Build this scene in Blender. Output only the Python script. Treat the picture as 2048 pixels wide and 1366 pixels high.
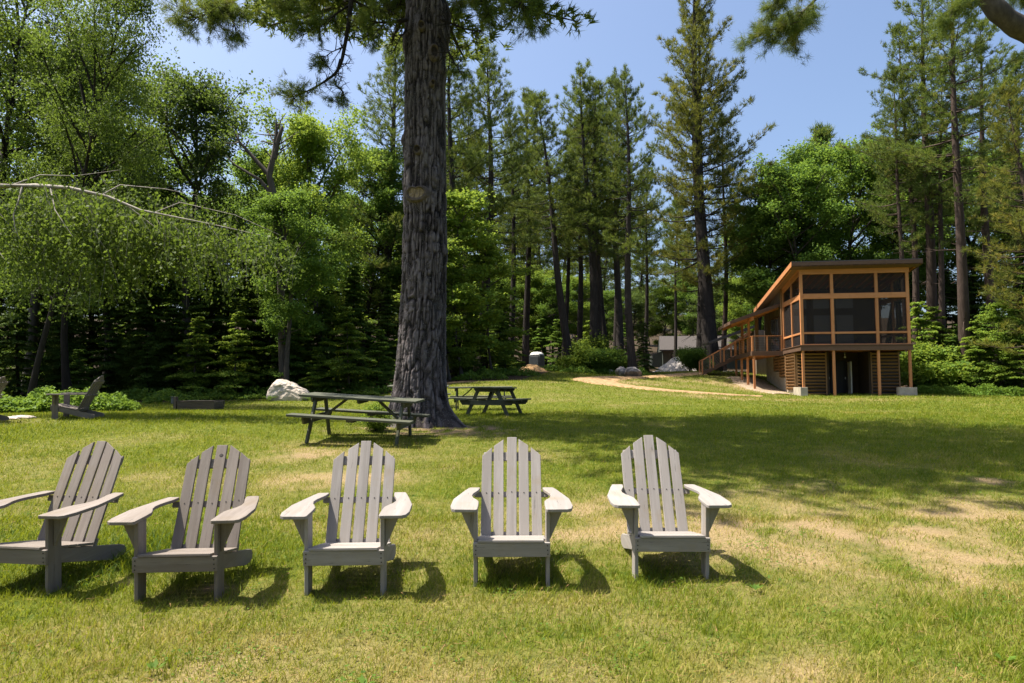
import bpy, bmesh, math, random
import numpy as np
from mathutils import Vector, Matrix

for o in list(bpy.data.objects):
    bpy.data.objects.remove(o)
scene = bpy.context.scene
C = scene.collection
R = math.radians

# ------------------------------------------------------------------ camera, sky, sun, exposure
W2, H2, FPX = 2048.0, 1366.0, 1365.0          # photograph size, focal length in its pixels (24 mm)
CAMZ = 1.60
PITCH = math.atan(94.0 / FPX)                  # horizon lies at row 777
cam_data = bpy.data.cameras.new("camera")
cam_data.sensor_width = 36.0
cam_data.lens = 36.0 * FPX / W2
cam_data.clip_start = 0.05
cam_data.clip_end = 2000.0
cam = bpy.data.objects.new("camera", cam_data)
C.objects.link(cam)
cam.location = (0, 0, CAMZ)
cam.rotation_euler = (math.pi / 2 + PITCH, 0, 0)
scene.camera = cam

SUN = Vector((-0.46, 0.07, 1.0)).normalized()
sun_data = bpy.data.lights.new("sun", 'SUN')
sun_data.energy = 5.0
sun_data.angle = R(0.53)
sun_data.color = (1.0, 0.93, 0.81)
sun = bpy.data.objects.new("sun", sun_data)
C.objects.link(sun)
sun.rotation_euler = SUN.to_track_quat('Z', 'Y').to_euler()

world = bpy.data.worlds.new("World")
scene.world = world
world.use_nodes = True
wn = world.node_tree
wn.nodes.clear()
w_out = wn.nodes.new('ShaderNodeOutputWorld')
w_bg = wn.nodes.new('ShaderNodeBackground')
w_sky = wn.nodes.new('ShaderNodeTexSky')
w_sky.sky_type = 'NISHITA'
w_sky.sun_disc = False
w_sky.sun_elevation = math.asin(SUN.z)
w_sky.sun_rotation = math.atan2(SUN.x, SUN.y)
w_sky.air_density = 1.0
w_sky.dust_density = 4.0
w_sky.ozone_density = 4.0
w_bg.inputs['Strength'].default_value = 0.10
wn.links.new(w_sky.outputs[0], w_bg.inputs['Color'])
wn.links.new(w_bg.outputs[0], w_out.inputs['Surface'])

scene.view_settings.view_transform = 'Standard'
scene.view_settings.look = 'None'
scene.view_settings.exposure = 1.25
scene.view_settings.gamma = 1.0
scene.view_settings.use_curve_mapping = False
scene.render.engine = 'CYCLES'
scene.cycles.max_bounces = 5
scene.cycles.diffuse_bounces = 3
scene.cycles.glossy_bounces = 2
scene.cycles.transmission_bounces = 4
scene.cycles.transparent_max_bounces = 8
scene.cycles.use_denoising = True
scene.cycles.sample_clamp_indirect = 6.0

# ------------------------------------------------------------------ helpers
_cp, _sp = math.cos(PITCH), math.sin(PITCH)


def at(px, py, Y):
    """World point that photograph pixel (px, py) shows at world distance Y."""
    xc = (px - W2 / 2) / FPX
    yc = (H2 / 2 - py) / FPX
    d = (xc, _cp - yc * _sp, _sp + yc * _cp)
    t = Y / d[1]
    return Vector((d[0] * t, Y, CAMZ + d[2] * t))


def np_mesh(name, verts, faces, mats=None, attrs=None, smooth=False):
    """faces: list of (n,k) int arrays or one array."""
    if not isinstance(faces, (list, tuple)):
        faces = [faces]
    faces = [np.asarray(f, dtype=np.int32) for f in faces if len(f)]
    me = bpy.data.meshes.new(name)
    verts = np.asarray(verts, dtype=np.float32)
    me.vertices.add(len(verts))
    me.vertices.foreach_set('co', verts.ravel())
    loops = np.concatenate([f.ravel() for f in faces])
    tot = np.concatenate([np.full(len(f), f.shape[1], dtype=np.int32) for f in faces])
    start = np.concatenate([[0], np.cumsum(tot)[:-1]]).astype(np.int32)
    me.loops.add(len(loops))
    me.loops.foreach_set('vertex_index', loops)
    me.polygons.add(len(tot))
    me.polygons.foreach_set('loop_start', start)
    if smooth:
        me.polygons.foreach_set('use_smooth', np.ones(len(tot), dtype=bool))
    me.update(calc_edges=True)
    for m in (mats or []):
        me.materials.append(m)
    for an, dom, val in (attrs or []):
        a = me.attributes.new(an, 'FLOAT', dom)
        a.data.foreach_set('value', np.asarray(val, dtype=np.float32))
    return me


def tag(o, label=None, cat=None, group=None, kind=None):
    if label: o['label'] = label
    if cat: o['category'] = cat
    if group: o['group'] = group
    if kind: o['kind'] = kind
    return o


def put(name, me, parent=None, loc=None, rot=None, scale=None):
    o = bpy.data.objects.new(name, me)
    C.objects.link(o)
    if parent is not None: o.parent = parent
    if loc is not None: o.location = loc
    if rot is not None: o.rotation_euler = rot
    if scale is not None: o.scale = scale
    return o


def empty(name, loc=(0, 0, 0), rot=(0, 0, 0)):
    o = bpy.data.objects.new(name, None)
    C.objects.link(o)
    o.location = loc
    o.rotation_euler = rot
    o.empty_display_size = 0.2
    return o


def dup(root):
    """A copy of a thing with copies of its parts and sub-parts."""
    r = root.copy(); C.objects.link(r)
    for ch in list(root.children):
        c = ch.copy(); C.objects.link(c); c.parent = r
        for g in list(ch.children):
            d = g.copy(); C.objects.link(d); d.parent = c
    return r


class G:
    """Collects boxes, beams and prisms; build() makes one mesh."""
    def __init__(s):
        s.v, s.f = [], []

    def box(s, x0, x1, y0, y1, z0, z1):
        b = len(s.v)
        s.v += [(x0, y0, z0), (x1, y0, z0), (x1, y1, z0), (x0, y1, z0), (x0, y0, z1), (x1, y0, z1), (x1, y1, z1), (x0, y1, z1)]
        s.f += [tuple(b + i for i in q) for q in ((0, 3, 2, 1), (4, 5, 6, 7), (0, 1, 5, 4), (1, 2, 6, 5), (2, 3, 7, 6), (3, 0, 4, 7))]
        return s

    def beam(s, p0, p1, w, h, up=(0, 0, 1)):
        p0, p1, up = Vector(p0), Vector(p1), Vector(up)
        d = (p1 - p0).normalized()
        if abs(d.dot(up)) > 0.99: up = Vector((0, 1, 0))
        a = d.cross(up).normalized() * (w / 2)
        c = a.normalized().cross(d).normalized() * (h / 2)
        b = len(s.v)
        for p in (p0, p1):
            s.v += [tuple(p - a - c), tuple(p + a - c), tuple(p + a + c), tuple(p - a + c)]
        s.f += [tuple(b + i for i in q) for q in ((0, 1, 2, 3), (7, 6, 5, 4), (0, 4, 5, 1), (1, 5, 6, 2), (2, 6, 7, 3), (3, 7, 4, 0))]
        return s

    def prism(s, poly, fn0, fn1):
        """poly of 2-D points swept between two maps (p2d -> xyz)."""
        b = len(s.v); n = len(poly)
        s.v += [tuple(fn0(p)) for p in poly] + [tuple(fn1(p)) for p in poly]
        s.f.append(tuple(b + i for i in range(n)))
        s.f.append(tuple(b + n + i for i in reversed(range(n))))
        for i in range(n):
            j = (i + 1) % n
            s.f.append((b + i, b + n + i, b + n + j, b + j))
        return s

    def tube(s, p0, p1, r, n=8):
        p0, p1 = Vector(p0), Vector(p1)
        d = (p1 - p0).normalized()
        a = d.orthogonal().normalized(); c = d.cross(a)
        b = len(s.v)
        for p in (p0, p1):
            for i in range(n):
                t = 2 * math.pi * i / n
                s.v.append(tuple(p + a * (r * math.cos(t)) + c * (r * math.sin(t))))
        for i in range(n):
            j = (i + 1) % n
            s.f.append((b + i, b + j, b + n + j, b + n + i))
        s.f.append(tuple(b + i for i in reversed(range(n))))
        s.f.append(tuple(b + n + i for i in range(n)))
        return s

    def mesh(s, name, mat, bevel=0.0, seg=1, smooth=False):
        me = bpy.data.meshes.new(name)
        me.from_pydata(s.v, [], s.f)
        bm = bmesh.new(); bm.from_mesh(me)
        bmesh.ops.recalc_face_normals(bm, faces=bm.faces)
        if bevel:
            bmesh.ops.bevel(bm, geom=list(bm.edges), offset=bevel, segments=seg, affect='EDGES', profile=0.5)
        bm.to_mesh(me); bm.free()
        if smooth:
            me.polygons.foreach_set('use_smooth', np.ones(len(me.polygons), dtype=bool))
        me.materials.append(mat)
        return me

    def build(s, name, mat, parent=None, bevel=0.0, seg=1, smooth=False):
        return put(name, s.mesh(name, mat, bevel, seg, smooth), parent)


# value noise in numpy
def vnoise(x, y, seed=0):
    x = np.asarray(x, float); y = np.asarray(y, float)
    xi = np.floor(x).astype(np.int64); yi = np.floor(y).astype(np.int64)
    fx = x - xi; fy = y - yi
    fx = fx * fx * (3 - 2 * fx); fy = fy * fy * (3 - 2 * fy)

    def h(a, b):
        n = (a * 374761393 + b * 668265263 + seed * 974711) & 0xffffffff
        n = ((n ^ (n >> 13)) * 1274126177) & 0xffffffff
        n = n ^ (n >> 16)
        return (n & 0xffff) / 65535.0
    return (h(xi, yi) * (1 - fx) + h(xi + 1, yi) * fx) * (1 - fy) + (h(xi, yi + 1) * (1 - fx) + h(xi + 1, yi + 1) * fx) * fy


def fbm(x, y, seed=0, oct=4):
    s = 0; a = 0.5; t = 0
    for i in range(oct):
        s = s + a * vnoise(x * 2 ** i, y * 2 ** i, seed + 17 * i); t += a; a *= 0.5
    return s / t


# ------------------------------------------------------------------ materials
def new_mat(name):
    m = bpy.data.materials.new(name)
    m.use_nodes = True
    nt = m.node_tree
    nt.nodes.clear()
    out = nt.nodes.new('ShaderNodeOutputMaterial')
    return m, nt, out


def node(nt, kind, **kw):
    n = nt.nodes.new(kind)
    for k, v in kw.items():
        if k in n.inputs: n.inputs[k].default_value = v
        else: setattr(n, k, v)
    return n


def ramp(nt, fac, stops):
    r = nt.nodes.new('ShaderNodeValToRGB')
    e = r.color_ramp.elements
    while len(e) < len(stops): e.new(0.5)
    for el, (p, c) in zip(e, stops):
        el.position = p; el.color = (*c, 1) if len(c) == 3 else c
    nt.links.new(fac, r.inputs[0])
    return r.outputs[0]


def mixc(nt, fac, a, b, mode='MIX'):
    m = nt.nodes.new('ShaderNodeMix'); m.data_type = 'RGBA'; m.blend_type = mode
    for sock, val in ((m.inputs[0], fac), (m.inputs[6], a), (m.inputs[7], b)):
        if isinstance(val, (int, float)): sock.default_value = val
        elif isinstance(val, (tuple, list)): sock.default_value = (*val, 1)
        else: nt.links.new(val, sock)
    return m.outputs[2]


def coords(nt, scale=(1, 1, 1), kind='Object'):
    tc = nt.nodes.new('ShaderNodeTexCoord')
    mp = nt.nodes.new('ShaderNodeMapping')
    mp.inputs['Scale'].default_value = scale
    nt.links.new(tc.outputs[kind], mp.inputs[0])
    return mp.outputs[0]


def noise(nt, vec, scale, detail=4, rough=0.6):
    n = nt.nodes.new('ShaderNodeTexNoise')
    n.inputs['Scale'].default_value = scale
    n.inputs['Detail'].default_value = detail
    n.inputs['Roughness'].default_value = rough
    nt.links.new(vec, n.inputs['Vector'])
    return n.outputs['Fac']


def bump(nt, h, strength, dist):
    b = nt.nodes.new('ShaderNodeBump')
    b.inputs['Strength'].default_value = strength
    b.inputs['Distance'].default_value = dist
    nt.links.new(h, b.inputs['Height'])
    return b.outputs[0]


def leaf_mat(name, dark, mid, light, trans=0.35, tcol=None, rough=0.6, spec=0.12):
    m, nt, out = new_mat(name)
    at_ = node(nt, 'ShaderNodeAttribute', attribute_name='tone')
    oi = nt.nodes.new('ShaderNodeObjectInfo')
    col = ramp(nt, at_.outputs['Fac'], [(0.0, dark), (0.5, mid), (1.0, light)])
    hs = nt.nodes.new('ShaderNodeHueSaturation')
    mr = node(nt, 'ShaderNodeMapRange'); mr.inputs[3].default_value = 0.8; mr.inputs[4].default_value = 1.2
    nt.links.new(oi.outputs['Random'], mr.inputs[0])
    nt.links.new(mr.outputs[0], hs.inputs['Value'])
    nt.links.new(col, hs.inputs['Color'])
    p = node(nt, 'ShaderNodeBsdfPrincipled', Roughness=rough)
    p.inputs['Specular IOR Level'].default_value = spec
    nt.links.new(hs.outputs[0], p.inputs['Base Color'])
    t = nt.nodes.new('ShaderNodeBsdfTranslucent')
    tc = mixc(nt, 0.6, hs.outputs[0], tcol or (0.25, 0.36, 0.04))
    nt.links.new(tc, t.inputs[0])
    mx = node(nt, 'ShaderNodeMixShader'); mx.inputs[0].default_value = trans
    nt.links.new(p.outputs[0], mx.inputs[1]); nt.links.new(t.outputs[0], mx.inputs[2])
    nt.links.new(mx.outputs[0], out.inputs[0])
    return m


def bark_mat(name, a, b, c, scale=6.0, stretch=0.18, bstr=0.8, bdist=0.03):
    m, nt, out = new_mat(name)
    v = coords(nt, (1, 1, stretch))
    n1 = noise(nt, v, scale, 6, 0.7)
    n2 = noise(nt, coords(nt), 1.3, 3)
    col = ramp(nt, n1, [(0.3, a), (0.55, b), (0.75, c)])
    col = mixc(nt, n2, col, tuple(0.6 * x for x in b))
    p = node(nt, 'ShaderNodeBsdfPrincipled', Roughness=0.9)
    p.inputs['Specular IOR Level'].default_value = 0.15
    nt.links.new(col, p.inputs['Base Color'])
    nt.links.new(bump(nt, n1, bstr, bdist), p.inputs['Normal'])
    nt.links.new(p.outputs[0], out.inputs[0])
    return m


def plain_mat(name, col, rough=0.7, spec=0.3, var=0.25, scale=4.0, stretch=(1, 1, 1), bstr=0.2, bdist=0.005, metal=0.0):
    m, nt, out = new_mat(name)
    v = coords(nt, stretch)
    n1 = noise(nt, v, scale, 5, 0.65)
    lo = tuple(x * (1 - var) for x in col); hi = tuple(min(1, x * (1 + var)) for x in col)
    c = ramp(nt, n1, [(0.3, lo), (0.7, hi)])
    p = node(nt, 'ShaderNodeBsdfPrincipled', Roughness=rough)
    p.inputs['Specular IOR Level'].default_value = spec
    p.inputs['Metallic'].default_value = metal
    nt.links.new(c, p.inputs['Base Color'])
    if bstr: nt.links.new(bump(nt, n1, bstr, bdist), p.inputs['Normal'])
    nt.links.new(p.outputs[0], out.inputs[0])
    return m


def paint_wood(name, col, worn, stain, grain_axis='z', crack=0.35):
    """Weathered painted boards: grain along the board, worn streaks, stains, fine cracks."""
    m, nt, out = new_mat(name)
    st = {'x': (0.06, 1, 1), 'y': (1, 0.06, 1), 'z': (1, 1, 0.06)}[grain_axis]
    oi = nt.nodes.new('ShaderNodeObjectInfo')
    tc = nt.nodes.new('ShaderNodeTexCoord')
    add = node(nt, 'ShaderNodeVectorMath', operation='ADD')
    sc = node(nt, 'ShaderNodeVectorMath', operation='SCALE'); sc.inputs[0].default_value = (7, 5, 3)
    nt.links.new(oi.outputs['Random'], sc.inputs['Scale'])
    nt.links.new(tc.outputs['Object'], add.inputs[0]); nt.links.new(sc.outputs[0], add.inputs[1])
    mp = nt.nodes.new('ShaderNodeMapping'); mp.inputs['Scale'].default_value = st
    nt.links.new(add.outputs[0], mp.inputs[0])
    grain = noise(nt, mp.outputs[0], 55, 6, 0.75)
    streak = noise(nt, mp.outputs[0], 18, 4, 0.7)
    blot = noise(nt, add.outputs[0], 3.2, 4, 0.6)
    c = mixc(nt, ramp(nt, streak, [(0.45, (0, 0, 0)), (0.75, (1, 1, 1))]), col, worn)
    c = mixc(nt, ramp(nt, blot, [(0.55, (0, 0, 0)), (0.8, (0.8, 0.8, 0.8))]), c, stain)
    ck = ramp(nt, grain, [(0.33, (1, 1, 1)), (0.39, (0, 0, 0))])
    mul = node(nt, 'ShaderNodeMath', operation='MULTIPLY'); mul.inputs[1].default_value = crack
    nt.links.new(ck, mul.inputs[0])
    c = mixc(nt, mul.outputs[0], c, tuple(x * 0.2 for x in col))
    mr = node(nt, 'ShaderNodeMapRange'); mr.inputs[3].default_value = 0.86; mr.inputs[4].default_value = 1.1
    nt.links.new(oi.outputs['Random'], mr.inputs[0])
    hs = nt.nodes.new('ShaderNodeHueSaturation')
    nt.links.new(mr.outputs[0], hs.inputs['Value']); nt.links.new(c, hs.inputs['Color'])
    p = node(nt, 'ShaderNodeBsdfPrincipled', Roughness=0.68)
    p.inputs['Specular IOR Level'].default_value = 0.3
    nt.links.new(hs.outputs[0], p.inputs['Base Color'])
    nt.links.new(bump(nt, grain, 0.35, 0.003), p.inputs['Normal'])
    nt.links.new(p.outputs[0], out.inputs[0])
    return m


M = {}
for ax in 'xyz':
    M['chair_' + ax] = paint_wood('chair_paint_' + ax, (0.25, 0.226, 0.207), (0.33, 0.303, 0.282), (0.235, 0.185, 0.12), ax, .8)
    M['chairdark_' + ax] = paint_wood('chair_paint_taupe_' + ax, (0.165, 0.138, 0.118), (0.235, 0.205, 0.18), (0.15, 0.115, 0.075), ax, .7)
    M['table_' + ax] = paint_wood('table_stain_' + ax, (0.070, 0.075, 0.048), (0.105, 0.112, 0.08), (0.05, 0.046, 0.03), ax)
    M['fir_' + ax] = paint_wood('fir_timber_' + ax, (0.46, 0.195, 0.075), (0.54, 0.255, 0.115), (0.36, 0.14, 0.052), ax, 0.2)
    M['louver_' + ax] = paint_wood('louver_timber_' + ax, (0.225, 0.125, 0.054), (0.29, 0.175, 0.088), (0.165, 0.092, 0.04), ax, 0.2)
    M['brown_' + ax] = paint_wood('brown_stain_' + ax, (0.105, 0.06, 0.038), (0.14, 0.085, 0.056), (0.08, 0.045, 0.03), ax, 0.15)
    M['siding_' + ax] = paint_wood('grey_siding_' + ax, (0.17, 0.13, 0.095), (0.22, 0.175, 0.13), (0.13, 0.10, 0.075), ax, 0.2)
    M['oldwood_' + ax] = paint_wood('old_timber_' + ax, (0.085, 0.066, 0.048), (0.15, 0.125, 0.1), (0.05, 0.04, 0.03), ax, 0.5)
M['screw'] = plain_mat('rusted_screw', (0.035, 0.028, 0.024), 0.6, 0.4, 0.3, 30, bstr=0)
M['pine'] = leaf_mat('pine_needles', (0.034, 0.066, 0.016), (0.085, 0.132, 0.030), (0.21, 0.195, 0.045), 0.34, (0.26, 0.32, 0.04))
M['pine_yellow'] = leaf_mat('pine_needles_yellowing', (0.042, 0.07, 0.016), (0.115, 0.14, 0.028), (0.27, 0.215, 0.04), 0.34, (0.30, 0.30, 0.04))
M['maple'] = leaf_mat('maple_leaves', (0.045, 0.098, 0.018), (0.09, 0.17, 0.03), (0.155, 0.245, 0.045), 0.46)
M['fresh'] = leaf_mat('fresh_green_leaves', (0.065, 0.13, 0.02), (0.125, 0.205, 0.028), (0.20, 0.28, 0.04), 0.46, (0.34, 0.42, 0.05))
M['oak'] = leaf_mat('oak_leaves', (0.035, 0.06, 0.02), (0.065, 0.10, 0.032), (0.12, 0.155, 0.05), 0.34)
M['birch'] = leaf_mat('birch_leaves', (0.048, 0.082, 0.017), (0.09, 0.132, 0.026), (0.155, 0.19, 0.036), 0.34)
M['hemlock'] = leaf_mat('hemlock_sprays', (0.022, 0.055, 0.014), (0.05, 0.10, 0.022), (0.115, 0.17, 0.035), 0.36)
M['grass'] = leaf_mat('grass_blades', (0.026, 0.078, 0.004), (0.145, 0.188, 0.009), (0.35, 0.265, 0.088), 0.36, (0.36, 0.39, 0.02), 0.6, 0.2)
M['weed'] = leaf_mat('weed_leaves', (0.06, 0.12, 0.016), (0.11, 0.19, 0.026), (0.17, 0.26, 0.04), 0.36)
M['bark'] = bark_mat('pine_bark', (0.018, 0.014, 0.012), (0.05, 0.042, 0.038), (0.10, 0.085, 0.078), 7, 0.2)
M['bark_warm'] = bark_mat('red_pine_bark', (0.03, 0.02, 0.016), (0.085, 0.06, 0.048), (0.16, 0.12, 0.1), 7, 0.2)
M['bark_grey'] = bark_mat('grey_bark', (0.03, 0.026, 0.022), (0.09, 0.08, 0.068), (0.17, 0.155, 0.14), 9, 0.25, 0.5, 0.015)
M['bark_dark'] = bark_mat('dark_bark', (0.012, 0.010, 0.008), (0.032, 0.027, 0.022), (0.07, 0.06, 0.05), 9, 0.25, 0.5, 0.015)
M['snag'] = bark_mat('bleached_dead_wood', (0.045, 0.037, 0.031), (0.11, 0.092, 0.078), (0.19, 0.168, 0.146), 8, 0.12, 0.6, 0.02)
M['birchbark'] = bark_mat('white_birch_bark', (0.10, 0.085, 0.07), (0.42, 0.38, 0.33), (0.62, 0.58, 0.53), 9, 1.4, 0.2, 0.005)
M['concrete'] = plain_mat('concrete', (0.40, 0.35, 0.28), 0.9, 0.2, 0.22, 3, bstr=0.3)
M['roofing'] = plain_mat('dark_metal_roof', (0.065, 0.055, 0.05), 0.5, 0.5, 0.15, 2, bstr=0)
M['steel'] = plain_mat('rail_steel', (0.35, 0.34, 0.32), 0.4, 0.5, 0.1, 5, bstr=0, metal=0.8)
M['shingle'] = plain_mat('grey_shingles', (0.07, 0.062, 0.06), 0.9, 0.2, 0.22, 9, bstr=0.3, bdist=0.02)
M['house'] = plain_mat('dark_green_grey_siding', (0.075, 0.085, 0.075), 0.8, 0.2, 0.15, 4, (3, 3, 0.3), 0.2)
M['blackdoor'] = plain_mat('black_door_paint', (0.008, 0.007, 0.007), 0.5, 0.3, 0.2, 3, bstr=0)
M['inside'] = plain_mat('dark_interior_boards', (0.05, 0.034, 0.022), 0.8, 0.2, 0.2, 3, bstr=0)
M['plastic'] = plain_mat('toilet_grey_plastic', (0.075, 0.085, 0.09), 0.5, 0.4, 0.1, 3, bstr=0)
M['plasticw'] = plain_mat('toilet_roof_plastic', (0.72, 0.72, 0.72), 0.4, 0.4, 0.06, 3, bstr=0)
M['carpaint'] = plain_mat('pale_blue_car_paint', (0.34, 0.44, 0.58), 0.25, 0.6, 0.03, 1, bstr=0)
M['tyre'] = plain_mat('tyre_rubber', (0.02, 0.02, 0.02), 0.85, 0.2, 0.2, 8, bstr=0)
M['white'] = plain_mat('white_painted_post', (0.62, 0.58, 0.5), 0.6, 0.3, 0.06, 4, bstr=0)
M['sand'] = plain_mat('dug_sand', (0.38, 0.235, 0.115), 0.95, 0.1, 0.3, 2.4, bstr=0.7, bdist=0.08)
M['gravel'] = plain_mat('pale_gravel', (0.44, 0.40, 0.37), 0.95, 0.1, 0.35, 9, bstr=0.8, bdist=0.05)
M['gravelbrown'] = plain_mat('brown_gravel', (0.30, 0.225, 0.16), 0.95, 0.1, 0.4, 11, bstr=0.8, bdist=0.04)
M['mulch'] = plain_mat('bark_mulch_path', (0.31, 0.20, 0.105), 0.95, 0.1, 0.45, 5, bstr=0.8, bdist=0.03)


def screen_mat():
    m, nt, out = new_mat('insect_screen')
    t = nt.nodes.new('ShaderNodeBsdfTransparent')
    t.inputs[0].default_value = (0.9, 0.88, 0.86, 1)
    d = node(nt, 'ShaderNodeBsdfPrincipled', Roughness=0.7)
    d.inputs['Base Color'].default_value = (0.022, 0.017, 0.016, 1)
    mx = node(nt, 'ShaderNodeMixShader'); mx.inputs[0].default_value = 0.33
    nt.links.new(t.outputs[0], mx.inputs[1]); nt.links.new(d.outputs[0], mx.inputs[2])
    nt.links.new(mx.outputs[0], out.inputs[0])
    return m


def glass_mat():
    m, nt, out = new_mat('window_glass_painted_sky')
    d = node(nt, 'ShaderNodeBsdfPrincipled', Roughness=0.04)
    d.inputs['Base Color'].default_value = (0.15, 0.15, 0.165, 1)  # pale base colour paints in the sky that the panes reflect
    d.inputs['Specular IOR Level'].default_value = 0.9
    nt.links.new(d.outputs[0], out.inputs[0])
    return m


def rock_mat(name, a, b, moss):
    m, nt, out = new_mat(name)
    v = coords(nt)
    n1 = noise(nt, v, 3.0, 8, 0.7); n2 = noise(nt, v, 1.1, 3)
    c = ramp(nt, n1, [(0.32, a), (0.52, b), (0.8, tuple(min(1, x * 1.25) for x in b))])
    c = mixc(nt, ramp(nt, n2, [(0.56, (0, 0, 0)), (0.72, (0.75, 0.75, 0.75))]), c, moss)
    p = node(nt, 'ShaderNodeBsdfPrincipled', Roughness=0.9)
    p.inputs['Specular IOR Level'].default_value = 0.2
    nt.links.new(c, p.inputs['Base Color'])
    nt.links.new(bump(nt, n1, 0.7, 0.06), p.inputs['Normal'])
    nt.links.new(p.outputs[0], out.inputs[0])
    return m


M['screen'] = screen_mat()
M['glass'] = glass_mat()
M['rock'] = rock_mat('granite_boulder', (0.26, 0.22, 0.18), (0.52, 0.45, 0.38), (0.36, 0.30, 0.21))
M['rockdark'] = rock_mat('grey_boulder', (0.10, 0.09, 0.085), (0.26, 0.24, 0.225), (0.17, 0.15, 0.12))


def lawn_mat():
    m, nt, out = new_mat('lawn_ground')
    dry = node(nt, 'ShaderNodeAttribute', attribute_name='dry')
    bare = node(nt, 'ShaderNodeAttribute', attribute_name='bare')
    wood = node(nt, 'ShaderNodeAttribute', attribute_name='wood')
    v = coords(nt)
    n1 = noise(nt, v, 9, 6, 0.7); n2 = noise(nt, v, 60, 4, 0.7); n3 = noise(nt, v, 0.6, 3)
    green = ramp(nt, n1, [(0.3, (0.035, 0.06, 0.007)), (0.55, (0.10, 0.118, 0.012)), (0.8, (0.18, 0.165, 0.028))])
    straw = ramp(nt, n2, [(0.3, (0.14, 0.098, 0.048)), (0.6, (0.30, 0.225, 0.115)), (0.8, (0.40, 0.31, 0.175))])
    soil = ramp(nt, n2, [(0.3, (0.10, 0.065, 0.04)), (0.55, (0.27, 0.185, 0.11)), (0.8, (0.38, 0.28, 0.18))])
    a = node(nt, 'ShaderNodeMath', operation='ADD')
    sub = node(nt, 'ShaderNodeMath', operation='MULTIPLY_ADD'); sub.inputs[1].default_value = 0.9; sub.inputs[2].default_value = -0.45
    nt.links.new(n1, sub.inputs[0]); nt.links.new(sub.outputs[0], a.inputs[0]); nt.links.new(dry.outputs['Fac'], a.inputs[1])
    a.use_clamp = True
    c = mixc(nt, a.outputs[0], green, straw)
    b = node(nt, 'ShaderNodeMath', operation='ADD'); b.use_clamp = True
    nt.links.new(sub.outputs[0], b.inputs[0]); nt.links.new(bare.outputs['Fac'], b.inputs[1])
    bb = node(nt, 'ShaderNodeMath', operation='MULTIPLY'); bb.use_clamp = True
    nt.links.new(b.outputs[0], bb.inputs[0]); nt.links.new(bare.outputs['Fac'], bb.inputs[1])
    c = mixc(nt, bb.outputs[0], c, soil)
    litter = ramp(nt, n1, [(0.3, (0.02, 0.015, 0.010)), (0.6, (0.06, 0.043, 0.026)), (0.8, (0.05, 0.06, 0.02))])
    c = mixc(nt, wood.outputs['Fac'], c, litter)
    p = node(nt, 'ShaderNodeBsdfPrincipled', Roughness=0.95)
    p.inputs['Specular IOR Level'].default_value = 0.1
    nt.links.new(c, p.inputs['Base Color'])
    nt.links.new(bump(nt, n2, 0.8, 0.02), p.inputs['Normal'])
    nt.links.new(p.outputs[0], out.inputs[0])
    return m


M['lawn'] = lawn_mat()

# ------------------------------------------------------------------ terrain
ctrl = []
for (px, py, Y) in ((1024, 1366, 3.4),):
    pass
for X in (-16, -8, 0, 8, 16):
    for Y, z in ((-4, -0.36), (0, -0.17), (3, 0.0), (5, 0.125), (8.5, 0.36)):
        ctrl.append((X, Y, z))
for X, Y, z in ((0, 12.5, 0.60), (6, 12.5, 0.58), (14, 12.5, 0.55), (-5, 12.5, 0.66), (20, 22, 0.75), (9, 22, 0.86)):
    ctrl.append((X, Y, z))
for px, py, Y in ((150, 838, 15), (0, 838, 15), (400, 820, 22), (130, 818, 22), (580, 800, 28), (980, 832, 18.4), (1000, 820, 23), (860, 818, 24),
                  (860, 848, 15.3), (940, 770, 32), (1000, 745, 45), (1060, 742, 48), (1060, 757, 60), (1175, 765, 38), (1310, 750, 48),
                  (1250, 752, 47), (1330, 786, 34), (1500, 793.5, 36), (1605, 792.7, 37.6), (1730, 792, 37), (1835, 791, 37), (2040, 797, 36),
                  (1423, 748, 49), (1500, 749, 49), (1590, 789, 40), (1560, 784, 42), (1545, 762, 47), (1470, 776, 42), (1400, 768, 42),
                  (1960, 783, 44), (720, 795, 30), (860, 781, 30), (300, 796, 32), (100, 796, 32), (1330, 737, 74), (1430, 738, 74), (900, 750, 45),
                  (600, 790, 36), (1200, 792, 30), (1000, 795, 28), (1400, 806, 28)):
    p = at(px, py, Y)
    ctrl.append((p.x, p.y, p.z))
for X, Y, z in ((-40, 40, 1.6), (-60, 15, 1.0), (-30, 60, 2.6), (0, 90, 5.5), (40, 90, 5.0), (-40, 100, 6), (60, 45, 1.6), (45, 25, 0.8), (40, 0, -0.1), (-40, 0, 0.1),
                (0, 160, 19), (90, 140, 14), (-90, 140, 14), (120, 20, 1.0), (-120, 20, 1.4), (0, -30, -2.0), (60, -30, -2), (-60, -30, -2)):
    ctrl.append((X, Y, z))
ctrl = np.array(ctrl)


def _phi(d):
    return np.where(d > 0, d * d * np.log(d + 1e-9), 0.0)


def _tps_fit(P, z, lam):
    n = len(P)
    D = np.sqrt(((P[:, None, :] - P[None, :, :]) ** 2).sum(-1))
    A = np.zeros((n + 3, n + 3))
    A[:n, :n] = _phi(D) + lam * np.eye(n)
    A[:n, n] = 1; A[:n, n + 1:] = P
    A[n, :n] = 1; A[n + 1:, :n] = P.T
    return np.linalg.solve(A, np.concatenate([z, [0, 0, 0]]))


_TW = _tps_fit(ctrl[:, :2], ctrl[:, 2], 2.0)


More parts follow.
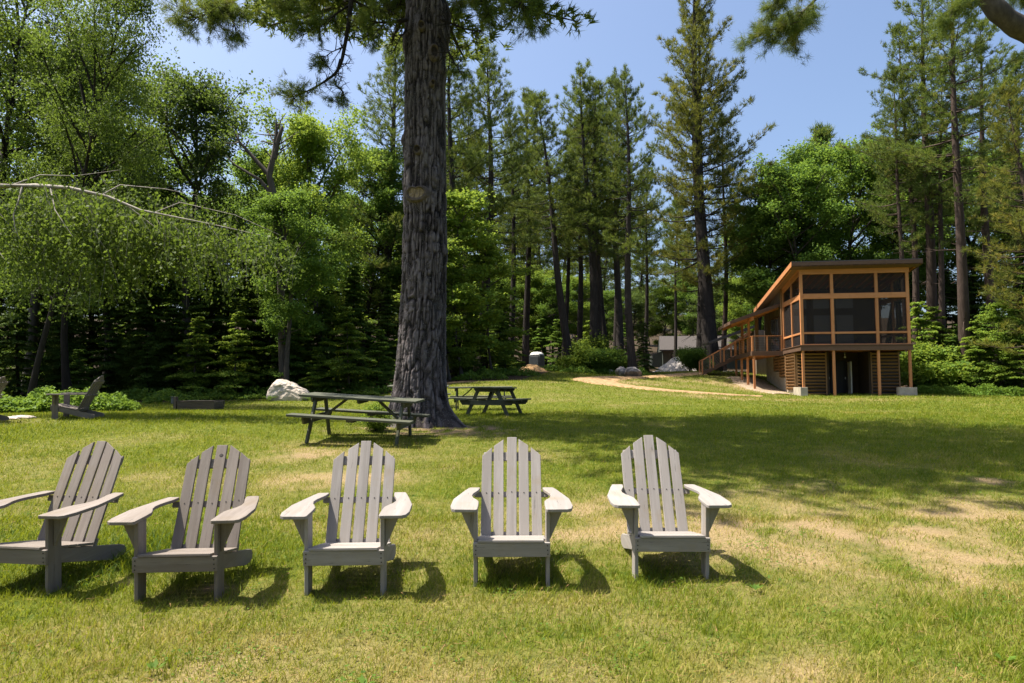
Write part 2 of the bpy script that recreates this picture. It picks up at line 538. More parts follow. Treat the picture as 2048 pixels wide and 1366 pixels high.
def ground(x, y):
    x = np.atleast_1d(np.asarray(x, float)); y = np.atleast_1d(np.asarray(y, float))
    out = np.empty(x.shape)
    xr, yr = x.ravel(), np.minimum(y.ravel(), 170.0); o = out.ravel()
    xr = np.clip(xr, -130, 130)
    n = len(ctrl)
    for i in range(0, len(xr), 40000):
        a = xr[i:i + 40000]; b = yr[i:i + 40000]
        d = np.sqrt((a[:, None] - ctrl[None, :, 0]) ** 2 + (b[:, None] - ctrl[None, :, 1]) ** 2)
        o[i:i + 40000] = _phi(d) @ _TW[:n] + _TW[n] + a * _TW[n + 1] + b * _TW[n + 2]
    return out


def gz(x, y):
    return float(ground([x], [y])[0])


def gpt(px, py, Y):
    """Ground point below the pixel's column at distance Y."""
    p = at(px, py, Y)
    p.z = gz(p.x, p.y)
    return p


# patches of dry, bare and woodland ground, by place on the ground
DRY = [(3.4, 6.6, 2.3, 1.4, .85), (1.9, 6.6, 1.6, 1.1, .75), (3.2, 6.0, 1.5, 1.3, .8), (4.2, 7.2, 2.0, 1.0, .6), (-0.4, 3.4, 0.9, 0.6, .5), (1.2, 3.5, 1.3, 0.6, .5), (-1.6, 3.6, .7, .5, .45),
       (-3.3, 11.2, 1.2, 1.2, .8), (-2.4, 9.2, 1.0, .6, .7), (-5.4, 9.6, 1.5, .8, .4), (11.5, 33, 4.5, 1.1, .75), (8, 40, 3.2, 1.5, .6), (16, 34, 6, .8, .5), (12.4, 44, 2.5, 1.6, .8),
       (5, 27, 3, 1.2, .35), (13, 22, 5, 1.2, .4), (-8, 8, 1.2, .8, .5), (1.0, 7.6, .9, .4, .6), (-1.2, 6.8, .5, .4, .5), (14.5, 43, 1.5, 3, .8)]
BARE = [(-2.3, 5.05, .30, .14, .8), (-1.15, 5.2, .25, .12, .5), (-3.3, 5.2, .3, .12, .5), (3.3, 6.6, 1.9, 1.0, .62), (4.4, 7.1, 1.1, .6, .5), (6.15, 9.0, .4, .2, 1.6), (3.9, 8.9, 1.0, .35, .75), (2.9, 8.4, .7, .3, .6), (2.5, 6.5, 1.3, .7, .5), (3.9, 5.8, 1.2, .7, .5), (5.6, 8.2, .35, .14, .9), (-1.9, 14.2, 1.9, 1.0, 1.3), (-1.1, 14.6, 1.1, .8, 1.2), (-3.2, 13.9, 1.4, .7, .8),
        (-3.1, 10.9, .9, .35, .8), (-2.5, 11.5, .6, .3, .7), (-2.4, 9.3, .6, .3, .4), (-10.2, 14.4, .9, .3, .8), (-2.7, 5.4, .3, .2, .6), (-6.5, 9.2, .8, .25, .5), (-.9, 14.2, .8, .5, .7), (10, 31, 3, .6, .4)]


def _patch(x, y, L):
    s = np.zeros_like(x)
    for cx, cy, rx, ry, a in L:
        s = np.maximum(s, a * np.exp(-(((x - cx) / rx) ** 2 + ((y - cy) / ry) ** 2)))
    return s


def lawn_fields(x, y):
    wob = (fbm(x * 1.3, y * 1.3, 3) - 0.5) * 0.9
    dry = _patch(x + wob, y + wob * 0.6, DRY)
    dry = dry * (0.15 + 1.5 * np.clip((fbm(x * 2.6, y * 2.6, 5) - .28) * 2.2, 0, 1)) + np.clip((fbm(x * 0.55, y * 0.55, 9) - 0.5) * 1.2, 0, .35) + (fbm(x * 2.3, y * 2.3, 11) - .5) * .5 + np.interp(y, [5, 10, 13, 26, 32], [.08, .02, -.10, -.10, .05])
    bare = _patch(x + wob, y + wob * .6, BARE) * np.clip((fbm(x * 4.5, y * 4.5, 21) - .27) * 3.0, 0, 1.3)
    # woodland floor beyond the lawn's edge
    el = np.interp(x, [-60, -22, -14.5, -9, -4, -3.2, 0.5, 3.5, 6, 8, 20, 25.5, 30, 60], [16, 18, 26, 29.5, 31, 33, 37, 49, 49, 52, 60, 40.5, 38, 30])
    wood = np.clip((y - el) / 1.2 + (fbm(x * 1.1, y * 1.1, 31) - .5) * 1.5, 0, 1)
    return np.clip(dry, 0, 1), np.clip(bare, 0, 1), wood


def build_lawn():
    ys = [-30.0]
    y = -30.0
    while y < 400:
        y += 1.5 if y < 1 else max(0.11, 0.021 * y)
        ys.append(y)
    ys = np.array(ys)
    nx = 300
    u = np.linspace(-1, 1, nx)
    xs = np.sign(u) * (np.abs(u) * 14 + np.abs(u) ** 5 * 240)
    X, Y = np.meshgrid(xs, ys)
    Z = ground(X, Y) + (fbm(X * 1.2, Y * 1.2, 41) - .5) * 0.035 * np.clip(30 / (np.abs(Y) + 5), 0, 1)
    dry, bare, wood = lawn_fields(X.ravel(), Y.ravel())
    n0, n1 = X.shape
    idx = np.arange(n0 * n1).reshape(n0, n1)
    F = np.stack([idx[:-1, :-1], idx[:-1, 1:], idx[1:, 1:], idx[1:, :-1]], -1).reshape(-1, 4)
    me = np_mesh('lawn', np.stack([X.ravel(), Y.ravel(), Z.ravel()], 1), F, [M['lawn']],
                 [('dry', 'POINT', dry), ('bare', 'POINT', bare), ('wood', 'POINT', wood)], True)
    return tag(put('lawn', me), 'mown lawn with dry straw coloured and bare patches rising to the wood', kind='structure')


build_lawn()


def drape_strip(name, pts, widths, mat, lift, label, n=140, m=10):
    """A ribbon of ground laid over the lawn along a smoothed line of (x, y)."""
    P = np.array(pts, float); t = np.linspace(0, 1, len(P)); tt = np.linspace(0, 1, n)
    for _ in range(1):
        x = np.interp(tt, t, P[:, 0]); y = np.interp(tt, t, P[:, 1])
    k = np.ones(9) / 9
    xe = np.convolve(np.pad(x, 4, 'edge'), k, 'valid'); ye = np.convolve(np.pad(y, 4, 'edge'), k, 'valid')
    w = np.interp(tt, np.linspace(0, 1, len(widths)), widths)
    dx, dy = np.gradient(xe), np.gradient(ye); L = np.hypot(dx, dy); nx_, ny_ = -dy / L, dx / L
    s = np.linspace(-.5, .5, m)
    jl = (fbm(tt * 50, tt * 0, 7) - .5) * 1.3; jr = (fbm(tt * 50, tt * 0 + 9, 8) - .5) * 1.3
    off = s[None, :] * w[:, None] + np.where(s < 0, -1, 1)[None, :] * np.abs(s)[None, :] * (np.where(s[None, :] < 0, jl[:, None], jr[:, None]))
    X = xe[:, None] + nx_[:, None] * off; Y = ye[:, None] + ny_[:, None] * off
    edge = 1 - (2 * np.abs(s)) ** 6
    Z = ground(X, Y) + lift * edge[None, :] - 0.02 * (1 - edge[None, :])
    idx = np.arange(n * m).reshape(n, m)
    F = np.stack([idx[:-1, :-1], idx[1:, :-1], idx[1:, 1:], idx[:-1, 1:]], -1).reshape(-1, 4)
    return tag(put(name, np_mesh(name, np.stack([X.ravel(), Y.ravel(), Z.ravel()], 1), F, [mat], None, True)), label, kind='structure')


drape_strip('mulch_path', [tuple(at(px, py, Y))[:2] for px, py, Y in ((1530, 793, 36.3), (1480, 791.5, 36.2), (1420, 788, 36), (1330, 783, 35.8), (1262, 776, 36.6), (1205, 768, 38), (1185, 762, 39.8), (1215, 756, 42.5),
            (1290, 751, 46), (1370, 748, 48.5), (1415, 748, 49.5))], [.25, .6, 1.0, 1.4, 1.9, 2.6, 2.8, 2.4, 1.7, 1.5, 1.4], M['mulch'], 0.07, 'tan bark mulch path curving across the lawn to the stairs')

# ------------------------------------------------------------------ cabin
CO = Vector((16.1, 37.9, 0)); CROT = R(-8.3)
CO.z = at(1604, 792.7, 37.9).z
CAX, CAY = Vector((math.cos(CROT), math.sin(CROT), 0)), Vector((-math.sin(CROT), math.cos(CROT), 0))


def cw(u, v, z=0):
    return CO + CAX * u + CAY * v + Vector((0, 0, z))


def cground(u, v):
    p = cw(u, v)
    return gz(p.x, p.y) - CO.z


def roofz(v):
    return 7.17 - 0.142 * v


def build_cabin():
    root = empty('cabin', CO, (0, 0, CROT))
    tag(root, 'two storey timber cabin with screened porch, louvered base and shed roof', 'cabin')
    FZ, FX, FY = M['fir_z'], M['fir_x'], M['fir_y']
    W = 5.7
    cols = [0.08, 1.70, 4.02, 5.62]
    # concrete stem walls
    G().box(-.14, .24, -.12, 1.40, -.4, .50).build('concrete_footing', M['concrete'], root, .01)
    G().box(4.95, 5.86, -.12, .26, -.4, .50).build('concrete_footing', M['concrete'], root, .01)
    G().box(5.62, 5.86, .262, 1.46, -.4, .50).build('concrete_footing', M['concrete'], root, .01)
    # lower posts, leaning a hair as on site
    for i, u in enumerate(cols):
        z0 = .50 if i in (0, 3) else -.15
        G().box(u - .065, u + .065, .0, .13, z0, 2.56).build('post', FZ, root, .006)
    # rim boards, floor, joists
    G().box(-.06, W + .06, -.07, -.02, 2.53, 2.80).build('rim_board', M['brown_x'], root, .005)
    G().box(-.06, -.01, -.018, 4.12, 2.53, 2.80).build('rim_board', M['brown_y'], root, .005)
    G().box(W + .01, W + .06, -.018, 4.12, 2.53, 2.80).build('rim_board', M['brown_y'], root, .005)
    G().box(-.10, W + .10, -.11, 4.1, 2.803, 2.84).build('porch_floor', M['brown_x'], root)
    jm = G().box(-.03, .03, -.015, 4.1, 2.57, 2.80).mesh('joist', M['fir_y'])
    for i in range(15):
        put('joist', jm, root, (.05 + i * .4, 0, 0))
    # columns and rails of the screened porch
    for u in cols:
        G().box(u - .08, u + .08, .0, .16, 2.84, roofz(.08) - .06).build('column', FZ, root, .006)
    for ug in (0.0, W - .16):
        for v in (2.05, 4.02):
            G().box(ug + .02, ug + .14, v - .06, v + .06, 2.84, roofz(v) - .08).build('column', FZ, root, .006)
    spans = [(cols[i] + .08, cols[i + 1] - .08) for i in range(3)]
    for a, b in spans:
        G().box(a, b, .02, .13, 3.46, 3.57).build('rail', FX, root, .005)
        G().box(a, b, .01, .15, 2.841, 2.90).build('sill', FX, root, .005)
        for z0, z1 in ((2.90, 3.46), (3.57, 5.42), (5.71, 6.80)):
            G().box(a + .002, b - .002, .07, .074, z0 + .002, z1 - .002).build('screen_panel', M['screen'], root)
    G().box(.17, W - .17, -.02, .14, 5.42, 5.71).build('cross_beam', FX, root, .006)
    G().box(-.02, W + .02, -.035, .135, 6.80, 7.12).build('top_beam', FX, root, .006)
    for ug in (0.0, W - .16):
        x0, x1 = ug + .03, ug + .13
        for v0, v1 in ((.16, 1.99), (2.11, 3.96)):
            G().box(x0, x1, v0, v1, 3.46, 3.57).build('rail', FY, root, .005)
            G().box(x0, x1, v0, v1, 5.42, 5.71).build('cross_beam', FY, root, .005)
            xs = ug + .08
            for z0, z1 in ((2.85, 3.46), (3.57, 5.42)):
                G().box(xs, xs + .004, v0 + .002, v1 - .002, z0 + .002, z1 - .002).build('screen_panel', M['screen'], root)
            poly = [(v0, 5.712), (v1, 5.712), (v1, roofz(v1) - .33), (v0, roofz(v0) - .33)]
            G().prism(poly, lambda p: (xs, p[0], p[1]), lambda p: (xs + .004, p[0], p[1])).build('screen_panel', M['screen'], root)
            poly = [(v0, roofz(v0) - .33), (v1, roofz(v1) - .33), (v1, roofz(v1) - .07), (v0, roofz(v0) - .07)]
            G().prism(poly, lambda p: (x0, p[0], p[1]), lambda p: (x1, p[0], p[1])).build('rake_beam', FY, root)
    # inner wall of the porch with glazed doors and clerestory
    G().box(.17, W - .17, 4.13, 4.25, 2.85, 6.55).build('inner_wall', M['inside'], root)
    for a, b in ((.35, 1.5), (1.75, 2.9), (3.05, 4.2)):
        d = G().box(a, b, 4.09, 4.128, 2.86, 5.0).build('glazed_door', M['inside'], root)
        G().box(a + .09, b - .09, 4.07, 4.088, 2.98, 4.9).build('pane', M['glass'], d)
        w = G().box(a, b, 4.09, 4.128, 5.25, 6.2).build('clerestory_window', M['inside'], root)
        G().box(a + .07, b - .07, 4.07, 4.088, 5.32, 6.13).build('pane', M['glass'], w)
    G().box(2.96, 3.03, 3.9, 3.97, 2.85, 6.5).build('white_post', M['white'], root, .005)
    # main roof: boards, fascia, metal skin
    v0, v1, u0, u1 = -.62, 9.6, -.55, W + .45

    def slab(name, mat, a, b, ua, ub, d0, d1):
        poly = [(a, roofz(a) + d0), (b, roofz(b) + d0), (b, roofz(b) + d1), (a, roofz(a) + d1)]
        return G().prism(poly, lambda p: (ua, p[0], p[1]), lambda p: (ub, p[0], p[1])).build(name, mat, root)
    slab('roof_deck', M['louver_x'], v0 + .03, v1, u0 + .03, u1 - .03, .02, .07)
    rf = slab('roof', M['roofing'], v0, v1, u0, u1, .13, .18)
    slab('soffit', M['brown_x'], v0 + .02, -.04, u0 + .02, u1 - .02, -.11, -.085)
    f = G(); f.box(u0, u1, v0 - .03, v0, roofz(v0) - .07, roofz(v0) + .129)
    f.build('fascia', M['brown_x'], root)
    for ua, ub in ((u0 - .03, u0 - .002), (u1 + .002, u1 + .03)):
        slab('fascia', M['fir_y'] if ua < 0 else M['brown_y'], v0 - .028, v1, ua, ub, -.11, .165)
    poly = [(v0 + .04, roofz(v0) - .08), (4.1, roofz(4.1) - .08), (4.1, roofz(4.1) + .018), (v0 + .04, roofz(v0) + .018)]
    rm = G().prism(poly, lambda p: (-.025, p[0], p[1]), lambda p: (.025, p[0], p[1])).mesh('rafter', M['fir_y'])
    for i in range(16):
        put('rafter', rm, root, (-.40 + i * .433, 0, .0))
    # house body behind the porch
    def sidewall(name, u, mat, va, vb, z0, t=.1):
        poly = [(va, z0), (vb, z0), (vb, roofz(vb) + .018), (va, roofz(va) + .018)]
        return G().prism(poly, lambda p: (u, p[0], p[1]), lambda p: (u + t, p[0], p[1])).build(name, mat, root)
    sw = sidewall('wall', .04, M['siding_z'], 4.11, 9.4, 2.5)
    sidewall('wall', W - .14, M['siding_z'], 4.11, 9.4, 0.0)
    G().box(.142, W - .142, 9.3, 9.4, 1.0, roofz(9.4)).build('wall', M['siding_z'], root)
    bat = G().box(0.012, .038, 0, .04, 0, 1).mesh('batten', M['siding_z'])
    for i in range(12):
        v = 4.3 + i * .42
        z0 = 5.05 if v > 4.9 and v < 7.3 else 2.75
        put('batten', bat, root, (0, v, z0), None, (1, 1, roofz(v) - z0))
    d = G().box(.0, .039, 5.0, 7.2, 2.74, 5.02).build('patio_door', M['brown_z'], root)
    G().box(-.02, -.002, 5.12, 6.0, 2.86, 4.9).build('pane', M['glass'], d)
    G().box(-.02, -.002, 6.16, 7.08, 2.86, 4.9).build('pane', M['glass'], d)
    G().box(-.06, .036, 4.115, 4.28, 2.75, roofz(4.2)).build('corner_board', M['louver_z'], root)
    # lower storey: louvered wall panels
    LV = 1.5

    def louvers(name, ua, ub, va, vb, z0, z1, side):
        p = empty(name); p.parent = root
        if side:
            L = vb - va
            G().box(.0, .06, va, va + .07, z0, z1).build('frame', M['louver_z'], p)
            G().box(.0, .06, vb - .07, vb, z0, z1).build('frame', M['louver_z'], p)
            sm = G().beam((0.0, va + .072, 0), (0.0, vb - .072, 0), .022, .15, (-.62, 0, .78)).mesh('louver', M['louver_y'])
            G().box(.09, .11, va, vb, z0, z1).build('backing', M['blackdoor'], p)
        else:
            G().box(ua, ua + .07, LV, LV + .06, z0, z1).build('frame', M['louver_z'], p)
            G().box(ub - .07, ub, LV, LV + .06, z0, z1).build('frame', M['louver_z'], p)
            sm = G().beam((ua + .072, LV, 0), (ub - .072, LV, 0), .15, .022, (0, .62, .78)).mesh('louver', M['louver_x'])
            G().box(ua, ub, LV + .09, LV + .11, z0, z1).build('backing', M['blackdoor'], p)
        n = max(3, int((z1 - z0) / .178))
        for i in range(n):
            z = z0 + (i + .5) * (z1 - z0) / n
            put('louver', sm, p, (0.03 if side else 0, 0 if side else .03, z))
        return p
    louvers('louver_panel', .08, 1.75, 0, 0, .02, 2.50, False)
    louvers('louver_panel', 4.12, 5.66, 0, 0, .02, 2.50, False)
    louvers('louver_panel', 0, 0, LV + .02, 3.62, .35, 2.50, True)
    louvers('louver_panel', 0, 0, 3.70, 5.25, 1.15, 2.46, True)
    louvers('louver_panel', 0, 0, 5.33, 6.75, 1.55, 2.46, True)
    cv = []
    poly = [(1.47, -.5), (9.3, -.5), (9.3, 2.52), (6.78, 2.52), (6.78, 1.5), (5.3, 1.5), (5.3, 1.1), (3.68, 1.1), (3.68, .33), (1.47, .33)]
    G().prism(poly, lambda p: (.115, p[0], p[1]), lambda p: (.35, p[0], p[1])).build('foundation_wall', M['concrete'], root)
    G().prism([(3.63, .33), (9.3, .33), (9.3, 2.5), (3.63, 2.5)], lambda p: (.12, p[0], p[1]), lambda p: (.3, p[0], p[1])).build('foundation_backing', M['inside'], root) if False else None
    # entry recess with dark doors
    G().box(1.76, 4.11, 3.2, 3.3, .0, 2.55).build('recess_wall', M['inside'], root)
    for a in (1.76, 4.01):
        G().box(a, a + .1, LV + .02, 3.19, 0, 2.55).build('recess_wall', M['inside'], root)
    for a, b in ((1.9, 2.38), (2.44, 3.3)):
        dd = G().box(a, b, 3.12, 3.18, .05, 2.1).build('door', M['blackdoor'], root)
        G().box(b - .08, b - .04, 3.07, 3.118, .98, 1.12).build('handle', M['steel'], dd)
    G().box(3.36, 3.42, 2.5, 3.05, .0, 2.0).build('open_door', M['white'], root)
    G().box(3.43, 3.60, 3.12, 3.18, .05, 2.1).build('door', M['inside'], root)
    lamp = G().tube((3.0, 2.3, 2.30), (3.0, 2.3, 2.55), .012, 6).build('ceiling_lamp', M['white'], root)
    bmx = bmesh.new(); bmesh.ops.create_uvsphere(bmx, u_segments=10, v_segments=6, radius=.06)
    me = bpy.data.meshes.new('bulb'); bmx.to_mesh(me); bmx.free(); me.materials.append(M['white']); put('bulb', me, lamp, (3.0, 2.3, 2.26))
    # deck along the left wall
    DZ = 2.72; dv0, dv1, du = 3.95, 11.2, -1.85
    G().box(du, -.065, dv0, dv1, DZ - .05, DZ).build('deck_floor', M['brown_y'], root)
    G().box(du - .03, -.07, dv0 - .05, dv0 - .002, DZ - .27, DZ + .01).build('rim_board', M['brown_x'], root, .004)
    G().box(du - .05, du - .002, dv0, dv1, DZ - .27, DZ + .01).build('rim_board', M['brown_y'], root, .004)
    jm = G().box(du + .02, -.07, -.025, .025, DZ - .25, DZ - .055).mesh('deck_joist', M['fir_x'])
    for i in range(12):
        put('deck_joist', jm, root, (0, dv0 + .4 + i * .6, 0))
    for v in (4.05, 6.05, 8.1, 10.2):
        g0 = cground(du + .1, v)
        G().box(du + .04, du + .17, v - .065, v + .065, g0 - .2, DZ - .27).build('deck_post', FZ, root, .005)
    # entry roof over the deck
    ra = [(-.0, 5.72), (-3.05, 4.62)]
    for nm, mt, d0, d1, e in (('entry_roof_boards', M['louver_x'], -.10, -.02, .02), ('entry_roof', M['roofing'], .0, .05, 0)):
        poly = [(.03, 5.73 + d0), (-3.05 + e, 4.62 + d0), (-3.05 + e, 4.62 + d1), (.03, 5.73 + d1)]
        G().prism(poly, lambda p: (p[0], 4.3 + e, p[1]), lambda p: (p[0], 9.2 - e, p[1])).build(nm, mt, root)
    poly = [(.0, 5.72 - .19), (-3.05, 4.62 - .17), (-3.05, 4.62 + .03), (.0, 5.72 + .03)]
    G().prism(poly, lambda p: (p[0], 4.26, p[1]), lambda p: (p[0], 4.297, p[1])).build('fascia', M['brown_x'], root)
    G().box(-3.09, -3.055, 4.27, 9.2, 4.44, 4.64).build('fascia', M['brown_y'], root)
    for v in (5.6, 7.8):
        G().box(du + .06, du + .2, v - .07, v + .07, DZ, 4.88).build('entry_post', FZ, root, .005)
    G().box(du + .03, du + .23, 4.4, 9.1, 4.70, 4.92).build('entry_beam', FY, root, .005)
    G().box(-1.15, -.95, 6.4, 6.6, DZ, 5.2).build('entry_post', M['louver_z'], root, .005)
    for v in (5.0, 8.6):
        G().beam((-.02, v, 5.5), (-2.9, v, 4.47), .08, .16).build('entry_rafter', FX, root)
    # rear roof of the same house, lower
    poly = [(.2, 5.0), (-3.3, 3.75), (-3.3, 3.93), (.2, 5.18)]
    G().prism(poly, lambda p: (p[0], 12.4, p[1]), lambda p: (p[0], 15.5, p[1])).build('rear_roof', M['roofing'], root)
    G().beam((-.2, 12.6, 4.65), (-2.2, 12.6, 3.3), .12, .2).build('rear_brace', FX, root)
    G().box(.0, 4.5, 12.0, 15.5, 1.0, 4.7).build('rear_wall', M['siding_z'], root)
    # railings with cables
    RH = .95

    def railing(a, b, n_posts, drop=0.0):
        a, b = Vector(a), Vector(b)
        for i in range(n_posts):
            t = i / (n_posts - 1); p = a.lerp(b, t)
            G().box(p.x - .045, p.x + .045, p.y - .045, p.y + .045, p.z, p.z + RH - .03).build('rail_post', M['fir_z'], root)
        up = Vector((0, 0, RH))
        G().beam(a + up, b + up, .12, .05).build('handrail', M['fir_y'], root)
        for k in range(1, 9):
            off = Vector((0, 0, RH * k / 9.2))
            G().tube(a + off, b + off, .006, 4).build('rail_cable', M['steel'], root)
    railing((du + .03, dv0 + .02, DZ), (-.12, dv0 + .02, DZ), 3)
    railing((du + .02, dv0 + .16, DZ), (du + .02, dv1 - 1.6, DZ), 5)
    # stairs down to the left
    sv0, sv1 = dv1 - 1.5, dv1
    n = 7; gl = cground(du - 2.3, dv1 - .7); rise = (DZ - gl) / n; run = .32
    for i in range(1, n):
        G().box(du - .05 - run * i, du - .05 - run * (i - 1) + .03, sv0, sv1, DZ - rise * i - .04, DZ - rise * i).build('stair_tread', M['brown_y'], root)
    for v in (sv0 - .03, sv1 + .03):
        poly = [(du - .05, DZ), (du - .05, DZ - .45)] + [(du - .05 - run * n, gl - .05)]
        for i in range(n - 1, 0, -1):
            poly += [(du - .05 - run * (i), DZ - rise * (i + 1) + .0), (du - .05 - run * i, DZ - rise * i)]
        poly2 = [(du - .052, DZ - .30), (du - .052, DZ - .02), (du - .05 - run * n, gl + .12), (du - .05 - run * n, gl - .1)]
        G().prism(poly2, lambda p: (p[0], v - .025, p[1]), lambda p: (p[0], v + .025, p[1])).build('stringer', M['brown_x'], root)
        a = Vector((du - .05, v, DZ)); b = Vector((du - .05 - run * n, v, gl))
        railing(a, b, 4)
    return root


cabin = build_cabin()
drape_strip('gravel_bank', [tuple(cw(u, v))[:2] for u, v in ((-.75, 1.2), (-1.0, 3.2), (-1.2, 5.2), (-1.3, 7.5), (-1.3, 9.6))], [1.2, 2.3, 2.7, 2.7, 2.4], M['gravelbrown'], 0.06, 'brown gravel bank under the cabin deck')

# ------------------------------------------------------------------ lawn chairs
def make_chair(pref):
    root = empty('lawn_chair')
    X, Y, Z = M[pref + '_x'], M[pref + '_y'], M[pref + '_z']
    T = .026
    SLOPE = -.215
    # back slats
    rec = R(27.5); bl = .888
    base = Vector((0, .47, .165)); bd = Vector((0, math.sin(rec), math.cos(rec))); bn = Vector((0, -math.cos(rec), math.sin(rec)))
    sw, pitch = .083, .105
    tops = {0: (0, 0), 1: (.012, .07), 2: (.085, .158)}
    scm = bmesh.new(); bmesh.ops.create_cone(scm, cap_ends=True, segments=8, radius1=.0055, radius2=.0045, depth=.004)
    screw = bpy.data.meshes.new('screw'); scm.to_mesh(screw); scm.free(); screw.materials.append(M['screw'])
    for i in range(-2, 3):
        inn, outr = tops[abs(i)]
        l = bl - (inn if i >= 0 else outr) ; r = bl - (outr if i >= 0 else inn)
        if i == 0: l = r = bl
        poly = [(-sw / 2, 0), (sw / 2, 0), (sw / 2, r), (-sw / 2, l)]
        g = G().prism(poly, lambda p: (p[0], .0, p[1]), lambda p: (p[0], T * .8, p[1]))
        s = g.build('back_slat', Z, root, .003, 2)
        s.location = base + Vector((i * pitch, 0, 0)); s.rotation_euler = (-rec, 0, 0)
        for h in (.405,):
            put('screw', screw, s, (0, -.001, h), (math.pi / 2, 0, 0))
    # crossbars behind the slats
    def bar(h, w, hh, name):
        g = G().box(-w / 2, w / 2, T * .8 + .001, T * .8 + .023, h - hh / 2, h + hh / 2)
        s = g.build(name, X, root, .002)
        s.location = base; s.rotation_euler = (-rec, 0, 0)
    bar(.725, .47, .075, 'back_crossbar')
    bar(.395, .62, .045, 'arm_crossbar')
    bar(.05, .50, .07, 'seat_crossbar')
    # seat slats
    for k in range(6):
        y0 = -.03 + k * .085
        zt = .322 + SLOPE * (y0 + .03)
        w = .245 if k < 2 else .262
        g = G().box(-w, w, 0, .0848, -.02, 0)
        s = g.build('seat_slat', X, root, .004, 2)
        s.location = (0, y0, zt); s.rotation_euler = (math.atan(SLOPE), 0, 0)
    # side rails
    prof = [(.002, .298), (.46, .188), (.80, .105), (.845, .085), (.862, .05), (.85, .012), (.80, .0), (.70, .005), (.45, .075), (.002, .195)]
    for sx in (-1, 1):
        x0, x1 = sx * .226, sx * .252
        G().prism(prof, lambda p: (x0, p[0], p[1]), lambda p: (x1, p[0], p[1])).build('side_rail', Y, root, .003)
    # front legs
    for sx in (-1, 1):
        a, b = sorted((sx * .2555, sx * .283))
        G().box(a, b, .0, .125, -.06, .532).build('leg', Z, root, .003)
        tri = [(0, .531), (.105, .531), (.09, .50), (.006, .31), (0, .31)]
        G().prism(tri, lambda p: (sx * (.284 + p[0]), .045, p[1]), lambda p: (sx * (.284 + p[0]), .07, p[1])).build('arm_bracket', Z, root, .002)
    # apron
    ap = G().box(-.285, .285, -.026, -.001, .195, .299).build('apron', X, root, .003, 2)
    for sx in (-1, 1):
        for h in (.215, .245, .278):
            put('screw', screw, ap, (sx * (.265 + .004 * math.sin(h * 90)), -.027, h), (math.pi / 2, 0, 0))
    # arms
    out = [(.252, -.055), (.262, -.068), (.415, -.062), (.442, -.04), (.458, .05), (.452, .28), (.38, .60), (.355, .69), (.342, .70), (.268, .70), (.262, .69), (.272, .60),
           (.292, .53), (.31, .46), (.314, .39), (.30, .32), (.272, .255), (.254, .20), (.250, .10)]
    for sx in (-1, 1):
        G().prism(out, lambda p: (sx * p[0], p[1], .533), lambda p: (sx * p[0], p[1], .557)).build('arm', Y, root, .004, 2)
    return root


chair_proto = {'chair': make_chair('chair'), 'chairdark': make_chair('chairdark')}
_used = set()


def place_chair(kind, x, y, rotz, label, group=None, z=None, pitch=3.2, roll=0.0):
    p = chair_proto[kind]
    o = p if kind not in _used else dup(p)
    _used.add(kind)
    zz = gz(x, y) if z is None else z
    o.rotation_mode = 'XYZ'
    o.location = (x, y, zz + (.03 if y < 8 else 0))
    m = Matrix.Rotation(R(rotz), 3, 'Z')
    # follow the slope of the lawn
    e = .35
    nrm = Vector((-(gz(x + e, y) - gz(x - e, y)) / (2 * e), -(gz(x, y + e) - gz(x, y - e)) / (2 * e), 1)).normalized()
    q = Vector((0, 0, 1)).rotation_difference(nrm).to_matrix()
    o.rotation_euler = (q @ m).to_euler()
    jr = random.Random(int(abs(x * 977 + y * 131)))
    for c in o.children:
        if c.name.startswith('back_slat'):
            c.rotation_euler = (c.rotation_euler[0] + jr.gauss(0, .003), jr.gauss(0, .005), 0)
            c.location.z += jr.gauss(0, .003)
        elif c.name.startswith('seat_slat'):
            c.location.x += jr.gauss(0, .003)
    return tag(o, label, 'chair', group)


def px_x(px, Y):
    return (px - 1024) / FPX * Y


FR = 'slatted lawn chairs in a row'
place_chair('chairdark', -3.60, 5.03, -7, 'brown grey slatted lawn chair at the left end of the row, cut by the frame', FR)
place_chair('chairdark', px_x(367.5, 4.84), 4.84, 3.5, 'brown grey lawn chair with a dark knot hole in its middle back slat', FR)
place_chair('chair', px_x(696, 4.98), 4.98, 2, 'grey lawn chair with cracked middle slat, third from the left in the row', FR)
place_chair('chair', px_x(1023.5, 5.17), 5.17, 0.3, 'pale grey lawn chair fourth from the left, straight in front of the viewer', FR)
place_chair('chair', px_x(1337.5, 5.29), 5.29, 0, 'pale grey lawn chair at the right end of the front row', FR)
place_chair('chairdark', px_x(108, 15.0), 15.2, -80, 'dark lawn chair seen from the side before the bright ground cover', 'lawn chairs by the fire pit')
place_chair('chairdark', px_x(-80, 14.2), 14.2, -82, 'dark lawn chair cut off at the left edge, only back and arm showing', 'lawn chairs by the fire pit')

# dark knot hole on the second chair's middle slat
_c2 = [o for o in bpy.data.objects if o.get('label', '').startswith('brown grey lawn chair with a dark knot')][0]
_sl = sorted([c for c in _c2.children if c.name.startswith('back_slat')], key=lambda c: abs(c.location.x))[0]
bmk = bmesh.new(); bmesh.ops.create_cone(bmk, cap_ends=True, segments=9, radius1=.016, radius2=.013, depth=.003)
for v in bmk.verts: v.co.x *= .8 + .4 * random.Random(int(v.co.y * 1e5)).random()
mk = bpy.data.meshes.new('knot_hole'); bmk.to_mesh(mk); bmk.free(); mk.materials.append(M['screw'])
put('knot_hole', mk, _sl, (.006, -.0008, .80), (math.pi / 2, 0, 0))

